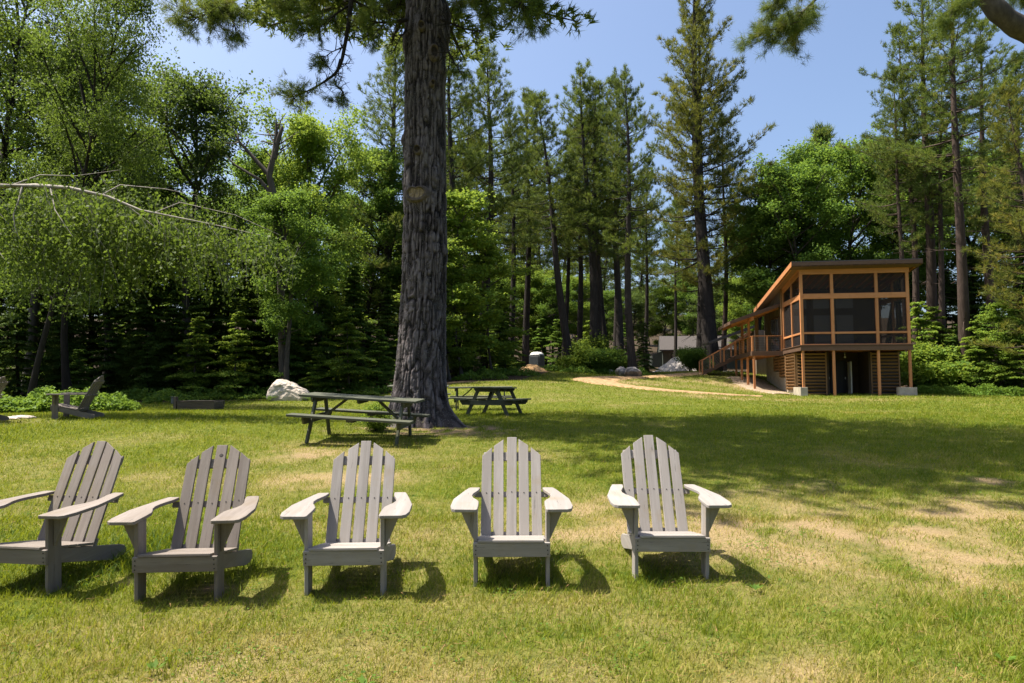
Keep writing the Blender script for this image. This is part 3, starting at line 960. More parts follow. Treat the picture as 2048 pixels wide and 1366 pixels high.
# ------------------------------------------------------------------ picnic tables
def make_table():
    root = empty('picnic_table')
    X, Y, Z = M['table_x'], M['table_y'], M['table_z']
    L = 2.14; pw = .147
    pm = G().box(-L / 2, L / 2, -pw / 2, pw / 2, -.042, 0).mesh('tabletop_plank', X, .004)
    for i in range(-2, 3):
        put('tabletop_plank', pm, root, (0.004 * i, i * (pw + .007), .78 + .001 * (i % 2)))
    bm_ = G().box(-L / 2 - .03, L / 2 + .03, -.07, .07, -.042, 0).mesh('bench_plank', X, .004)
    for s in (-1, 1):
        for k in (0, 1):
            put('bench_plank', bm_, root, (.02 * s, s * (.60 + k * .147), .455))
    for sx in (-1, 1):
        x = sx * .80
        for s in (-1, 1):
            G().beam((x, s * .24, .737), (x, s * .60, -.06), .042, .095, (0, 1, 0)).build('leg', Z, root, .003)
        prof = [(-.36, .738), (.36, .738), (.36, .70), (.30, .645), (-.30, .645), (-.36, .70)]
        G().prism(prof, lambda p: (x + sx * .022, p[0], p[1]), lambda p: (x + sx * .062, p[0], p[1])).build('top_support', Y, root, .003)
        prof = [(-.76, .412), (.76, .412), (.76, .375), (.69, .285), (-.69, .285), (-.76, .375)]
        G().prism(prof, lambda p: (x + sx * .022, p[0], p[1]), lambda p: (x + sx * .062, p[0], p[1])).build('bench_support', Y, root, .003)
        G().beam((x - sx * .03, 0, .33), (sx * .30, 0, .72), .085, .04, (0, 0, 1)).build('brace', Y, root, .003)
    prof = [(-.33, .738), (.33, .738), (.33, .70), (.28, .665), (-.28, .665), (-.33, .70)]
    G().prism(prof, lambda p: (-.02, p[0], p[1]), lambda p: (.02, p[0], p[1])).build('top_support', Y, root, .003)
    for s in (-1, 1):
        G().box(-.06, .06, s * .66 - .12, s * .66 + .12, .375, .4125).build('bench_cleat', Y, root, .003)
    return root


tp = make_table()
tabs = [((724, 12.7), (0, 0), -4, 3.2, 3.0, 'olive green picnic table in front of the great pine trunk', 1.0, None),
        ((990, 19.4), (0, 0), 76, 0, 0, 'olive picnic table end on, right of the great pine trunk', 0.98, None),
        ((962, 23.2), (0, 0), 1, 0, 0, 'picnic table standing broadside behind the end on table', 1.0, None),
        ((838, 24.6), (0, 0), 3, 0, 0, 'picnic table almost hidden behind the great pine trunk', 1.0, None)]
for i, ((px, Y), _, rz, roll, pit, lab, sc, z) in enumerate(tabs):
    o = tp if i == 0 else dup(tp)
    x = px_x(px, Y)
    o.location = (x, Y, gz(x, Y) + (0.02 if i == 0 else 0))
    if i == 0:
        e = 1.0
    m = Matrix.Rotation(R(rz), 3, 'Z')
    t = Matrix.Rotation(R(pit), 3, 'X') @ Matrix.Rotation(R(roll), 3, 'Y')
    if i:
        e = .8
        nrm = Vector((-(gz(x + e, Y) - gz(x - e, Y)) / (2 * e), -(gz(x, Y + e) - gz(x, Y - e)) / (2 * e), 1)).normalized()
        t = Vector((0, 0, 1)).rotation_difference(nrm).to_matrix()
    o.rotation_euler = (t @ m).to_euler()
    tag(o, lab, 'picnic table', 'picnic tables round the pine')

# ------------------------------------------------------------------ rocks, piles, small things
def blob(name, mat, rx, ry, rz, seed, cuts=7, rough=.22, flat=True, sub=4):
    bm = bmesh.new(); bmesh.ops.create_icosphere(bm, subdivisions=sub, radius=1)
    rng = np.random.default_rng(seed)
    planes = [(Vector(rng.normal(size=3)).normalized(), .62 + .3 * rng.random()) for _ in range(cuts)]
    for v in bm.verts:
        p = v.co.copy()
        for n, d in planes:
            k = p.dot(n)
            if k > d: p -= n * (k - d) * .88
        a = float(fbm(np.array([p.x * 2.3 + seed + 9]), np.array([p.y * 2.3 + p.z * 1.7 + 5]), seed)[0] - .5)
        b = float(fbm(np.array([p.x * 7 + seed + 9]), np.array([p.y * 7 + p.z * 6 + 5]), seed + 3)[0] - .5)
        p *= 1 + rough * a * 2 + rough * .35 * b
        v.co = Vector((p.x * rx, p.y * ry, p.z * rz))
    me = bpy.data.meshes.new(name); bm.to_mesh(me); bm.free(); me.materials.append(mat)
    if not flat:
        me.polygons.foreach_set('use_smooth', np.ones(len(me.polygons), dtype=bool))
    return me


def boulder(px, py, Y, rx, ry, rz, seed, mat, label, rot=(0, 0, 0), sink=.75):
    x = px_x(px, Y)
    o = put('boulder', blob('boulder', mat, rx, ry, rz, seed), None, (x, Y, gz(x, Y) + rz * sink), rot)
    return tag(o, label, 'boulder')


def big_boulder():
    # a wedge: high rounded left end, long back falling to the right, undercut on the left
    prof = [(-.78, .18), (-.80, .42), (-.62, .72), (-.46, .90), (-.28, .93), (.05, .82), (.42, .66), (.66, .50), (.80, .34), (.78, .10), (.62, -.10), (-.45, -.10), (-.55, .0), (-.70, .08)]
    bm = bmesh.new()
    rows = []
    for j, (yy, s, dz) in enumerate(((-.50, .62, .0), (-.42, .86, .0), (-.2, 1.0, .0), (.2, 1.0, .02), (.45, .8, .0), (.55, .5, 0))):
        row = []
        for (a, b) in prof:
            k = s if j not in (0, 5) else s
            row.append(bm.verts.new(((a) * (.82 + .18 * s), yy, -.1 + (b + .1) * s)))
        rows.append(row)
    n = len(prof)
    for r0, r1 in zip(rows, rows[1:]):
        for i in range(n):
            bm.faces.new((r0[i], r0[(i + 1) % n], r1[(i + 1) % n], r1[i]))
    bm.faces.new(list(reversed(rows[0]))); bm.faces.new(rows[-1])
    bmesh.ops.recalc_face_normals(bm, faces=bm.faces)
    bmesh.ops.triangulate(bm, faces=bm.faces)
    bmesh.ops.subdivide_edges(bm, edges=bm.edges, cuts=5, use_grid_fill=True, smooth=0.25)
    for v in bm.verts:
        p = v.co
        a = float(fbm(np.array([p.x * 2.6 + 40]), np.array([p.y * 2.2 + p.z * 2.9 + 15]), 4)[0] - .5)
        b = float(fbm(np.array([p.x * 9 + 40]), np.array([p.y * 8 + p.z * 7 + 15]), 8)[0] - .5)
        v.co = p + v.normal * (a * .22 + b * .05)
    me = bpy.data.meshes.new('boulder'); bm.to_mesh(me); bm.free(); me.materials.append(M['rock'])
    x = px_x(579, 28)
    return tag(put('boulder', me, None, (x, 28, gz(x, 28)), None, (.96, .96, .90)), 'large pale granite boulder at the edge of the dark wood', 'boulder')


big_boulder()
boulder(1242, 750, 46.5, .42, .4, .36, 12, M['rockdark'], 'smaller grey boulder with a white face beside the larger one', (0, 0, .6))
boulder(1265, 750, 45.8, .62, .5, .40, 31, M['rockdark'], 'larger grey boulder at the foot of the slim pine', (0, .1, .2))
boulder(1222, 750, 48, .35, .3, .22, 44, M['rock'], 'low stones half hidden under the shrubs', (0, 0, 1.1))


def mound(name, px, Y, rx, ry, h, mat, label, cat, seed, n=40):
    x0 = px_x(px, Y)
    u = np.linspace(-1, 1, n); U, V = np.meshgrid(u, u)
    r = np.sqrt(U * U + V * V)
    X = x0 + U * rx; Yy = Y + V * ry
    prof = np.clip(1 - r ** 1.5, -.3, 1)
    Z = ground(X, Yy) + h * prof * (.8 + .4 * fbm(U * 2 + seed, V * 2, seed)) + (fbm(U * 9 + 4, V * 9, seed) - .5) * .12 * h - .03
    idx = np.arange(n * n).reshape(n, n)
    F = np.stack([idx[:-1, :-1], idx[:-1, 1:], idx[1:, 1:], idx[1:, :-1]], -1).reshape(-1, 4)
    ok = (r <= 1.05).ravel()
    F = F[ok[F].all(1)]
    V3 = np.stack([X.ravel(), Yy.ravel(), Z.ravel()], 1)
    V3 -= np.array([x0, Y, 0])
    return tag(put(name, np_mesh(name, V3, F, [mat], None, True), None, (x0, Y, 0)), label, cat)


mound('sand_pile', 1064, 49.5, 1.4, 1.2, .55, M['sand'], 'heap of orange brown sand in front of the portable toilet', 'sand pile', 3)
mound('gravel_pile', 1352, 58, 1.9, 1.6, 1.15, M['gravel'], 'pale grey gravel heap before the dark house', 'gravel pile', 5)
drape_strip('gravel_yard', [tuple(at(px, 745, Y))[:2] for px, Y in ((1240, 62), (1300, 62), (1370, 61), (1450, 62))], [7, 8, 8, 7], M['gravel'], 0.05, 'strip of grey gravel yard before the house')


def toilet():
    Y = 60.0; x = px_x(1074, Y); z = gz(x, Y)
    z = at(1074, 757, Y).z
    root = empty('portable_toilet', (x, Y, z), (0, 0, R(-25)))
    tag(root, 'grey portable toilet with white domed roof behind the sand heap', 'toilet')
    G().box(-.52, .52, -.55, .55, -.3, 2.05).build('cabin_shell', M['plastic'], root, .02)
    d = G().box(-.38, .38, -.585, -.552, .12, 1.95).build('door', M['plastic'], root, .01)
    G().box(.27, .33, -.62, -.587, 1.0, 1.15).build('handle', M['white'], d)
    G().box(-.554, -.522, -.2, .25, 1.45, 1.75).build('vent', M['white'], root)
    n = 14; v = []; f = []
    for j in range(5):
        t = j / 4; r = math.cos(t * math.pi / 2 * .92)
        for i in range(n):
            a = 2 * math.pi * i / n
            cx, sx = math.cos(a), math.sin(a)
            k = 1 / max(abs(cx), abs(sx)) ** .75
            v.append((cx * k * .56 * (r * .85 + .15), sx * k * .58 * (r * .85 + .15), 2.053 + .28 * math.sin(t * math.pi / 2)))
    for j in range(4):
        for i in range(n):
            f.append((j * n + i, j * n + (i + 1) % n, (j + 1) * n + (i + 1) % n, (j + 1) * n + i))
    f.append(tuple(4 * n + i for i in range(n))); f.append(tuple(reversed(range(n))))
    g = G(); g.v = v; g.f = f
    g.build('roof', M['plasticw'], root, smooth=False)


toilet()


def far_house():
    Y = 76.0; x = px_x(1326, Y); z = at(1326, 737, Y).z
    root = empty('house', (x, Y, z), (0, 0, R(-6)))
    tag(root, 'dark green grey house with a long grey shingled roof beyond the gravel', 'house')
    # gable end faces left; ridge runs to the right
    for a, b in ((0, 12.0),):
        G().box(a, b, .0, 6.0, -.5, 2.1).build('wall', M['house'], root)
    G().prism([(0, 2.1), (6, 2.1), (3.4, 3.6)], lambda p: (0.0, p[0], p[1]), lambda p: (.2, p[0], p[1])).build('gable', M['house'], root)
    for p0, p1 in (((-.45, 1.92), (3.4, 3.72)), ((3.4, 3.72), (6.5, 1.92))):
        G().prism([p0, p1, (p1[0], p1[1] + .15), (p0[0], p0[1] + .15)], lambda p: (-.4 + (.0 if p[0] < 0 else .4), p[0], p[1]), lambda p: (12.5, p[0], p[1])).build('roof', M['shingle'], root)
    G().prism([(-1.1, -.4), (0, -.4), (0, 2.0), (-1.1, 1.5)], lambda p: (p[0], .6, p[1]), lambda p: (p[0], 5.0, p[1])).build('lean_to', M['house'], root)
    w = G().box(2.55, 3.3, -.06, -.005, .2, 1.75).build('door', M['blackdoor'], root)
    G().box(3.1, 3.16, -.10, -.062, .9, 1.0).build('handle', M['steel'], w)
    w = G().box(.9, 1.8, -.06, -.005, .8, 1.7).build('window', M['blackdoor'], root)
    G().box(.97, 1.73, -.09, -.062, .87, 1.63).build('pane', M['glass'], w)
    dk = G().box(1.1, 4.2, -1.8, -.07, -.12, .1).build('porch_deck', M['fir_x'], root)
    for u in (1.15, 2.6, 4.1):
        G().box(u, u + .1, -1.8, -1.7, .102, .85).build('porch_post', M['fir_z'], root)
        G().box(u, u + .14, -1.8, -1.66, -1.1, -.122).build('porch_leg', M['fir_z'], root)
    G().box(1.1, 4.2, -1.79, -1.72, .852, .92).build('porch_rail', M['fir_x'], root)
    for s in range(3):
        G().box(-.0 + s * .0 + .4, 1.08, -1.5 + .0, -.9, -.12 - .18 * (s + 1), -.16 - .18 * s).build('step', M['fir_x'], root) if s == 0 else None


far_house()


def far_car():
    Y = 68.0; x = px_x(1392, Y); z = at(1392, 743, Y).z
    root = empty('parked_car', (x, Y, z), (0, 0, R(8)))
    tag(root, 'pale blue car parked behind the bush and the twin pine trunks', 'car')
    prof = [(-2.1, .35), (-2.15, .7), (-1.9, .92), (-1.2, 1.0), (-.55, 1.42), (.75, 1.45), (1.5, 1.02), (2.0, .95), (2.12, .6), (2.08, .35)]
    G().prism(prof, lambda p: (p[0], -.85, p[1]), lambda p: (p[0], .85, p[1])).build('body', M['carpaint'], root, .06, 2)
    gp = [(-1.0, 1.04), (-.52, 1.36), (.72, 1.39), (1.3, 1.06)]
    for s in (-1, 1):
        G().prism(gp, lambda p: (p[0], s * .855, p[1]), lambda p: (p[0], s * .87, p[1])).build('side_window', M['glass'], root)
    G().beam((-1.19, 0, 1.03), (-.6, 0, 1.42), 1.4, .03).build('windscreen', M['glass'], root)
    for sx in (-1.35, 1.3):
        for s in (-1, 1):
            w = G().tube((sx, s * .62, .32), (sx, s * .88, .32), .33, 16).build('wheel', M['tyre'], root)
            G().tube((sx, s * .881, .32), (sx, s * .89, .32), .2, 12).build('rim', M['steel'], w)


far_car()


def timber_box():
    Y = 22.0; x = px_x(405, Y)
    root = empty('timber_fire_box', (x, Y, gz(x, Y)), (0, 0, R(3)))
    tag(root, 'low box of old dark timbers standing on the lawn', 'timber box')
    for s in (-1, 1):
        for k in range(3):
            L = .56 + .012 * ((k * 7) % 3)
            G().box(-L, L, s * .40 - .045, s * .40 + .045, k * .098 - .02, k * .098 + .073).build('timber', M['oldwood_x'], root, .006)
            G().box(s * .52 - .045, s * .52 + .045, -.35, .35, k * .098 - .02, k * .098 + .073).build('timber', M['oldwood_y'], root, .006)
    G().box(-.62, .58, -.46, -.33, .275, .302).build('cap_board', M['oldwood_x'], root, .003)
    G().box(-.60, .58, .33, .46, .275, .302).build('cap_board', M['oldwood_x'], root, .003)


timber_box()


def power_post():
    Y = 21.6; x = px_x(354, Y)
    root = empty('utility_post', (x, Y, gz(x, Y)), (0, 0, R(-12)))
    tag(root, 'short wooden post with a grey outlet box on the lawn', 'post')
    G().box(-.05, .05, -.05, .05, -.1, .42).build('post', M['oldwood_z'], root, .006)
    b = G().box(-.14, -.051, -.05, .05, .20, .40).build('outlet_box', M['plastic'], root, .008)
    G().box(-.15, -.045, -.06, .06, .402, .418).build('lid', M['plastic'], b, .003)


power_post()


def stone_slabs():
    for i, (px, Y, rx, ry) in enumerate(((15, 14.9, .42, .16), (50, 15.1, .3, .12))):
        x = px_x(px, Y)
        o = put('flat_stone', blob('flat_stone', M['rock'], rx, ry, .06, 60 + i, 6, .12), None, (x, Y, gz(x, Y) + .02))
        tag(o, ('larger' if i == 0 else 'smaller') + ' flat stone lying in the bare ground by the fire pit chairs', 'stone')


stone_slabs()

# ------------------------------------------------------------------ vegetation builders
class Tubes:
    def __init__(s):
        s.v, s.f, s.n = [], [], 0

    def add(s, pts, rad, n=6):
        P = np.asarray(pts, float); r = np.asarray(rad, float)
        T = np.gradient(P, axis=0); T /= np.linalg.norm(T, axis=1)[:, None] + 1e-9
        ref = np.array([0, 0, 1.0]) if abs(T[0, 2]) < .8 else np.array([1.0, 0, 0])
        A = np.cross(T, ref); A /= np.linalg.norm(A, axis=1)[:, None] + 1e-9
        B = np.cross(T, A)
        a = np.linspace(0, 2 * np.pi, n, endpoint=False)
        ring = P[:, None, :] + r[:, None, None] * (np.cos(a)[None, :, None] * A[:, None, :] + np.sin(a)[None, :, None] * B[:, None, :])
        m = len(P)
        s.v.append(ring.reshape(-1, 3))
        i = np.arange(m * n).reshape(m, n) + s.n
        j = np.roll(i, -1, axis=1)
        s.f.append(np.stack([i[:-1], j[:-1], j[1:], i[1:]], -1).reshape(-1, 4))
        s.n += m * n

    def mesh(s, name, mat):
        return np_mesh(name, np.concatenate(s.v), np.concatenate(s.f), [mat], None, True)


def norm(a):
    return a / (np.linalg.norm(a, axis=-1, keepdims=True) + 1e-9)


def needles_mesh(name, c, d, tone, rng, k, ln, w, mat, spread=.75):
    """k narrow blades fanning from each tuft centre."""
    n = len(c)
    D = norm(d[:, None, :] + rng.normal(size=(n, k, 3)) * spread)
    S = norm(np.cross(D, rng.normal(size=(n, k, 3))))
    L = ln * (.65 + .6 * rng.random((n, k, 1)))
    o = c[:, None, :] + rng.normal(size=(n, k, 3)) * ln * .12
    w_ = w * (.7 + .6 * rng.random((n, k, 1)))
    V = np.stack([o - S * w_ * .5, o + S * w_ * .5, o + D * L], 2).reshape(-1, 3)
    F = np.arange(n * k * 3).reshape(-1, 3)
    t = np.clip(tone[:, None] + rng.normal(size=(n, k)) * .10, 0, 1).ravel()
    return np_mesh(name, V, F, [mat], [('tone', 'FACE', t)])


def leaves_mesh(name, c, a, nrm, tone, L, Wd, mat, rng, fold=.18):
    """Leaf shaped quads folded on the mid rib."""
    n = len(c)
    a = norm(a); b = norm(np.cross(nrm, a)); nn = np.cross(a, b)
    s = (.65 + .7 * rng.random((n, 1)))
    l = L * s; w = Wd * s
    up = nn * w * fold
    V = np.stack([c - a * l * .5, c + b * w * .5 + up - a * l * .08, c + a * l * .5, c - b * w * .5 + up - a * l * .08], 1).reshape(-1, 3)
    F = np.arange(n * 4).reshape(-1, 4)
    t = np.clip(tone + rng.normal(size=n) * .10, 0, 1)
    return np_mesh(name, V, F, [mat], [('tone', 'FACE', t)])


def sway(rng, H, m, amp):
    z = np.linspace(0, 1, m)
    ph = rng.random(4) * 6.28
    x = amp * (np.sin(z * 3.1 + ph[0]) - math.sin(ph[0]) + .4 * np.sin(z * 8 + ph[1]) - .4 * math.sin(ph[1]))
    y = amp * (np.sin(z * 2.7 + ph[2]) - math.sin(ph[2]) + .4 * np.sin(z * 7 + ph[3]) - .4 * math.sin(ph[3]))
    return np.stack([x, y, z * H], 1)


def gen_pine(seed, H, cb, L, r0, mat, bark, k=7, ln=.30, w=.030, step=.23, dens=1.0, old=.15, dead=14, up=48, droop=-6, wh=.62, nb=(4, 6), amp=.35, irr=.42):
    """Tall white pine: bare lower bole with dead branches, whorls of long limbs with upturned sprays."""
    rng = np.random.default_rng(seed)
    T = Tubes()
    tr = sway(rng, H, 16, amp)
    zt = np.linspace(0, 1, 16)
    T.add(tr, r0 * (1.12 * (1 - zt) ** .8 + .04) * (1 + .35 * np.exp(-zt * 40)), 10)

    def tp_(z):
        return np.array([np.interp(z, tr[:, 2], tr[:, 0]), np.interp(z, tr[:, 2], tr[:, 1]), z])
    cs, ds, ts = [], [], []
    z = cb * H
    az = rng.random() * 6.28
    while z < H - .25:
        t = (z - cb * H) / (H - cb * H)
        prof = L * (.13 + .87 * (1 - t ** 1.35) ** .9) * (.62 + .38 * min(1, t / .22))
        for b in range(rng.integers(*nb)):
            az += 2.4 + rng.normal() * .25
            ln_b = prof * rng.uniform(irr, 1.15)
            if rng.random() < .12 * (1 - t): continue
            el = R(droop + (up - droop) * t ** 1.15 + rng.normal() * 7)
            s = np.linspace(0, 1, 7)
            hd = np.array([math.cos(az), math.sin(az), 0])
            side = np.array([-hd[1], hd[0], 0])
            bend = rng.normal() * .10
            base = tp_(z + rng.normal() * .12)
            P = base + np.outer(s * ln_b * math.cos(el), hd) + np.outer(s * s * ln_b * bend, side)
            P[:, 2] += s * ln_b * math.sin(el) + .16 * ln_b * s ** 2.2 - .05 * ln_b * np.sin(s * 3.14)
            T.add(P, (.011 * ln_b + .012) * (1 - .85 * s), 4)
            # sprays
            q = .30 + .1 * rng.random()
            sd = 1
            while q < 1.0:
                p = np.array([np.interp(q, s, P[:, i]) for i in range(3)])
                dirv = P[min(6, int(q * 6) + 1)] - P[max(0, int(q * 6) - 1)]; dirv = dirv / (np.linalg.norm(dirv) + 1e-9)
                sd = -sd
                bl = (.36 * ln_b * (1.12 - q) + .28) * rng.uniform(.6, 1.2)
                bdv = norm(dirv * .75 + side * sd * rng.uniform(.4, .95) + np.array([0, 0, .16 + rng.normal() * .12]))
                nt_ = max(2, int(bl / step * dens))
                tt = (np.arange(nt_) + rng.random(nt_)) / nt_
                c = p + np.outer(tt * bl, bdv) + np.outer(tt * tt * bl * .14, [0, 0, 1]) + rng.normal(size=(nt_, 3)) * np.array([.11, .11, .045])
                cs.append(c)
                ds.append(np.tile(bdv * .8 + np.array([0, 0, .55]), (nt_, 1)))
                tn = .42 + rng.normal() * .12 + (.5 * rng.random() if rng.random() < old * (1.3 - t) else 0)
                ts.append(np.full(nt_, tn))
                T.add(np.stack([p, p + bdv * bl * .85]), [.008 + .003 * bl, .004], 3)
                q += rng.uniform(.5, 1.3) * .36 / max(ln_b, .6)
            nt_ = 5
            tip = P[-1] + rng.normal(size=(nt_, 3)) * .10
            cs.append(tip); ds.append(np.tile(norm(P[-1] - P[-2]) + np.array([0, 0, .4]), (nt_, 1))); ts.append(np.full(nt_, .5 + rng.normal() * .1))
        z += wh * rng.uniform(.6, 1.4) * (1 - .35 * t)
    nt_ = 26
    tp2 = tp_(H)[None, :] + rng.normal(size=(nt_, 3)) * np.array([.12, .12, .30]); tp2[:, 2] -= .2
    cs.append(tp2); ds.append(np.tile([0, 0, 1.0], (nt_, 1))); ts.append(np.full(nt_, .5))
    for i in range(dead):
        zz = H * rng.uniform(.06, cb + .1)
        a = rng.random() * 6.28; l = rng.uniform(.5, 2.3)
        p = tp_(zz); d = np.array([math.cos(a), math.sin(a), rng.uniform(-.25, .2)])
        m1 = p + d * l * .6; m2 = p + d * l + np.array([0, 0, rng.uniform(-.3, .25) * l])
        T.add(np.stack([p, m1, m2]), [.028, .018, .006], 4)
        if l > 1.2:
            e = norm(d + rng.normal(size=3) * .5)
            T.add(np.stack([m1, m1 + e * l * .4]), [.012, .005], 3)
    c = np.concatenate(cs); d = np.concatenate(ds); t = np.concatenate(ts)
    return T.mesh('trunk', bark), needles_mesh('crown', c, d, t, rng, k, ln, w, mat), H


def gen_broad(seed, H, cb, Rw, r0, mat, bark, nleaf=30000, L=.15, Wd=.10, nl=22, sub=6, amp=.5, clump=.34, flat=.55, fork=False, rise=(25, 70), top=.95, thin=0.0):
    """Broadleaf tree: limbs from the bole, twigs from the limbs, leaf sprays round the twigs."""
    rng = np.random.default_rng(seed)
    T = Tubes()
    tr = sway(rng, H * top, 12, amp)
    zt = np.linspace(0, 1, 12)
    T.add(tr, r0 * (1.05 - .93 * zt ** .9) * (1 + .4 * np.exp(-zt * 30)), 8)
    ctr, dirs, wt = [], [], []
    az = rng.random() * 6.28
    for i in range(nl):
        t = (i + rng.random()) / nl
        z = H * (cb + (top - .03 - cb) * t)
        az += 2.4 + rng.normal() * .3
        prof = Rw * (math.sin(math.pi * (.16 + .80 * t)) ** .7) * rng.uniform(.6, 1.15)
        el = R(rise[0] + (rise[1] - rise[0]) * t + rng.normal() * 8)
        base = np.array([np.interp(z, tr[:, 2], tr[:, k]) for k in range(2)] + [z])
        hd = np.array([math.cos(az), math.sin(az), 0]); side = np.array([-hd[1], hd[0], 0])
        l = prof / max(.35, math.cos(el) + .15)
        l = min(l, (H - z) / max(.15, math.sin(el)) * .95 + .4)
        s = np.linspace(0, 1, 6)
        P = base + np.outer(s * l * math.cos(el), hd) + np.outer(np.sin(s * 3) * l * rng.normal() * .08, side)
        P[:, 2] += s * l * math.sin(el) - .10 * l * s ** 2
        T.add(P, (.012 * l + .02) * (1 - .8 * s), 5)
        for j in range(sub):
            q = rng.uniform(.30, 1.0)
            p = np.array([np.interp(q, s, P[:, k]) for k in range(3)])
            dv = norm(norm(P[-1] - P[0]) * .7 + rng.normal(size=3) * np.array([.7, .7, .4]))
            bl = l * rng.uniform(.18, .42)
            e = p + dv * bl
            T.add(np.stack([p, p + dv * bl * .5 + rng.normal(size=3) * .04 * l, e]), [.006 + .006 * bl, .007, .004], 3)
            nn = 3
            for g in range(nn):
                ctr.append(p + dv * bl * (g + 1) / nn + rng.normal(size=3) * .10); dirs.append(dv); wt.append(.6 + rng.random())
        ctr.append(P[-1]); dirs.append(norm(P[-1] - P[-2])); wt.append(1.2)
        k0 = len(ctr) - (3 * sub + 1); f_ = min(1.0, (l / (.5 * Rw)) ** 1.3)
        wt[k0:] = [w_ * f_ for w_ in wt[k0:]]
    ctr = np.array(ctr); dirs = np.array(dirs); wt = np.array(wt)
    if thin: keep = rng.random(len(ctr)) > thin; ctr, dirs, wt = ctr[keep], dirs[keep], wt[keep]
    pick = rng.choice(len(ctr), size=nleaf, p=wt / wt.sum())
    sc = clump * (.6 + .7 * rng.random(len(ctr)))[pick][:, None] * H / 15
    off = rng.normal(size=(nleaf, 3)) * sc * np.array([1, 1, flat])
    c = ctr[pick] + off
    nrm = norm(np.array([0, 0, .9]) + rng.normal(size=(nleaf, 3)) * .55 + off / (sc + 1e-6) * .18)
    a = norm(dirs[pick] * .6 + rng.normal(size=(nleaf, 3)) * .7 + np.array([0, 0, -.25]))
    ct = (.5 + rng.normal(size=len(ctr)) * .16)[pick]
    return T.mesh('trunk', bark), leaves_mesh('crown', c, a, nrm, ct, L, Wd, mat, rng), H


def gen_layer(seed, H, cb, Rw, r0, mat, bark, L=.13, Wd=.075, nper=26, wh=.34, droop=14, dens=1.0, power=.9, k=0):
    """Hemlock or beech sapling: flat, drooping sprays in tiers down to the ground."""
    rng = np.random.default_rng(seed)
    T = Tubes()
    tr = sway(rng, H, 10, .12)
    zt = np.linspace(0, 1, 10)
    T.add(tr, r0 * (1.03 - zt), 7)
    cs, as_, ns, ts = [], [], [], []
    z = cb * H; az = rng.random() * 6.28
    while z < H * .985:
        t = z / H
        for b in range(3):
            az += 2.4 + rng.normal() * .3
            l = Rw * ((1 - t) ** power * .92 + .08) * rng.uniform(.55, 1.15)
            hd = np.array([math.cos(az), math.sin(az), 0]); side = np.array([-hd[1], hd[0], 0])
            s = np.linspace(0, 1, 6)
            el = R(rng.normal() * 7 + 14 * t + 6)
            P = np.array([np.interp(z, tr[:, 2], tr[:, 0]), np.interp(z, tr[:, 2], tr[:, 1]), z + rng.normal() * .08]) + np.outer(s * l, hd)
            P[:, 2] += s * l * math.tan(el) - math.tan(R(droop + 14)) * l * s ** 2 * .8
            T.add(P, (.008 * l + .008) * (1 - .8 * s), 4)
            n = int(nper * (l + .3) * dens)
            q = rng.random(n) ** .75
            wdt = .38 * l * np.sin(np.pi * np.clip(q * .9 + .08, 0, 1)) + .06
            lat = (rng.random(n) * 2 - 1)
            c = np.stack([np.interp(q, s, P[:, i]) for i in range(3)], 1) + side * (lat * wdt)[:, None]
            c[:, 2] += -np.abs(lat) * wdt * .18 + rng.normal(size=n) * .035
            cs.append(c)
            as_.append(hd * .8 + side * (lat * .8)[:, None] + rng.normal(size=(n, 3)) * .35 + np.array([0, 0, -.15]))
            ns.append(np.array([0, 0, 1.0]) + hd * .18 + rng.normal(size=(n, 3)) * .38)
            ts.append(np.clip(.22 + .42 * q + rng.normal() * .12, 0, 1))
        z += wh * rng.uniform(.6, 1.4)
    c = np.concatenate(cs); a = np.concatenate(as_); n_ = norm(np.concatenate(ns)); t = np.concatenate(ts)
    return T.mesh('trunk', bark), leaves_mesh('crown', c, a, n_, t, L, Wd, mat, rng), H


def gen_shrub(seed, H, Rw, mat, bark, nleaf=9000, L=.13, Wd=.08, stems=14):
    rng = np.random.default_rng(seed)
    T = Tubes(); ctr, dirs = [], []
    for i in range(stems):
        a = rng.random() * 6.28; lean = rng.random() ** .6
        e = np.array([math.cos(a) * Rw * lean, math.sin(a) * Rw * lean, H * (1 - .45 * lean ** 2) * rng.uniform(.75, 1.0)])
        m = e * .5 + np.array([0, 0, .12 * H]) + rng.normal(size=3) * .06
        P = np.stack([np.array([e[0] * .1, e[1] * .1, -.05]), m, e])
        T.add(P, [.022, .014, .005], 4)
        for j in range(9):
            q = rng.uniform(.25, 1)
            p = P[1] + (P[2] - P[1]) * (q - .5) * 2 if q > .5 else P[0] + (P[1] - P[0]) * q * 2
            dv = norm(rng.normal(size=3) * np.array([1, 1, .5]) + np.array([0, 0, .15]))
            ctr.append(p + dv * rng.uniform(.05, .38) * Rw); dirs.append(dv)
    ctr = np.array(ctr); dirs = np.array(dirs)
    pick = rng.integers(0, len(ctr), nleaf)
    off = rng.normal(size=(nleaf, 3)) * np.array([.19, .19, .09]) * Rw
    c = ctr[pick] + off; c[:, 2] = np.abs(c[:, 2])
    nrm = norm(np.array([0, 0, .9]) + rng.normal(size=(nleaf, 3)) * .5)
    a = norm(dirs[pick] + rng.normal(size=(nleaf, 3)) * .7)
    t = (.5 + rng.normal(size=len(ctr)) * .17)[pick]
    return T.mesh('stems', bark), leaves_mesh('foliage', c, a, nrm, t, L, Wd, mat, rng), H


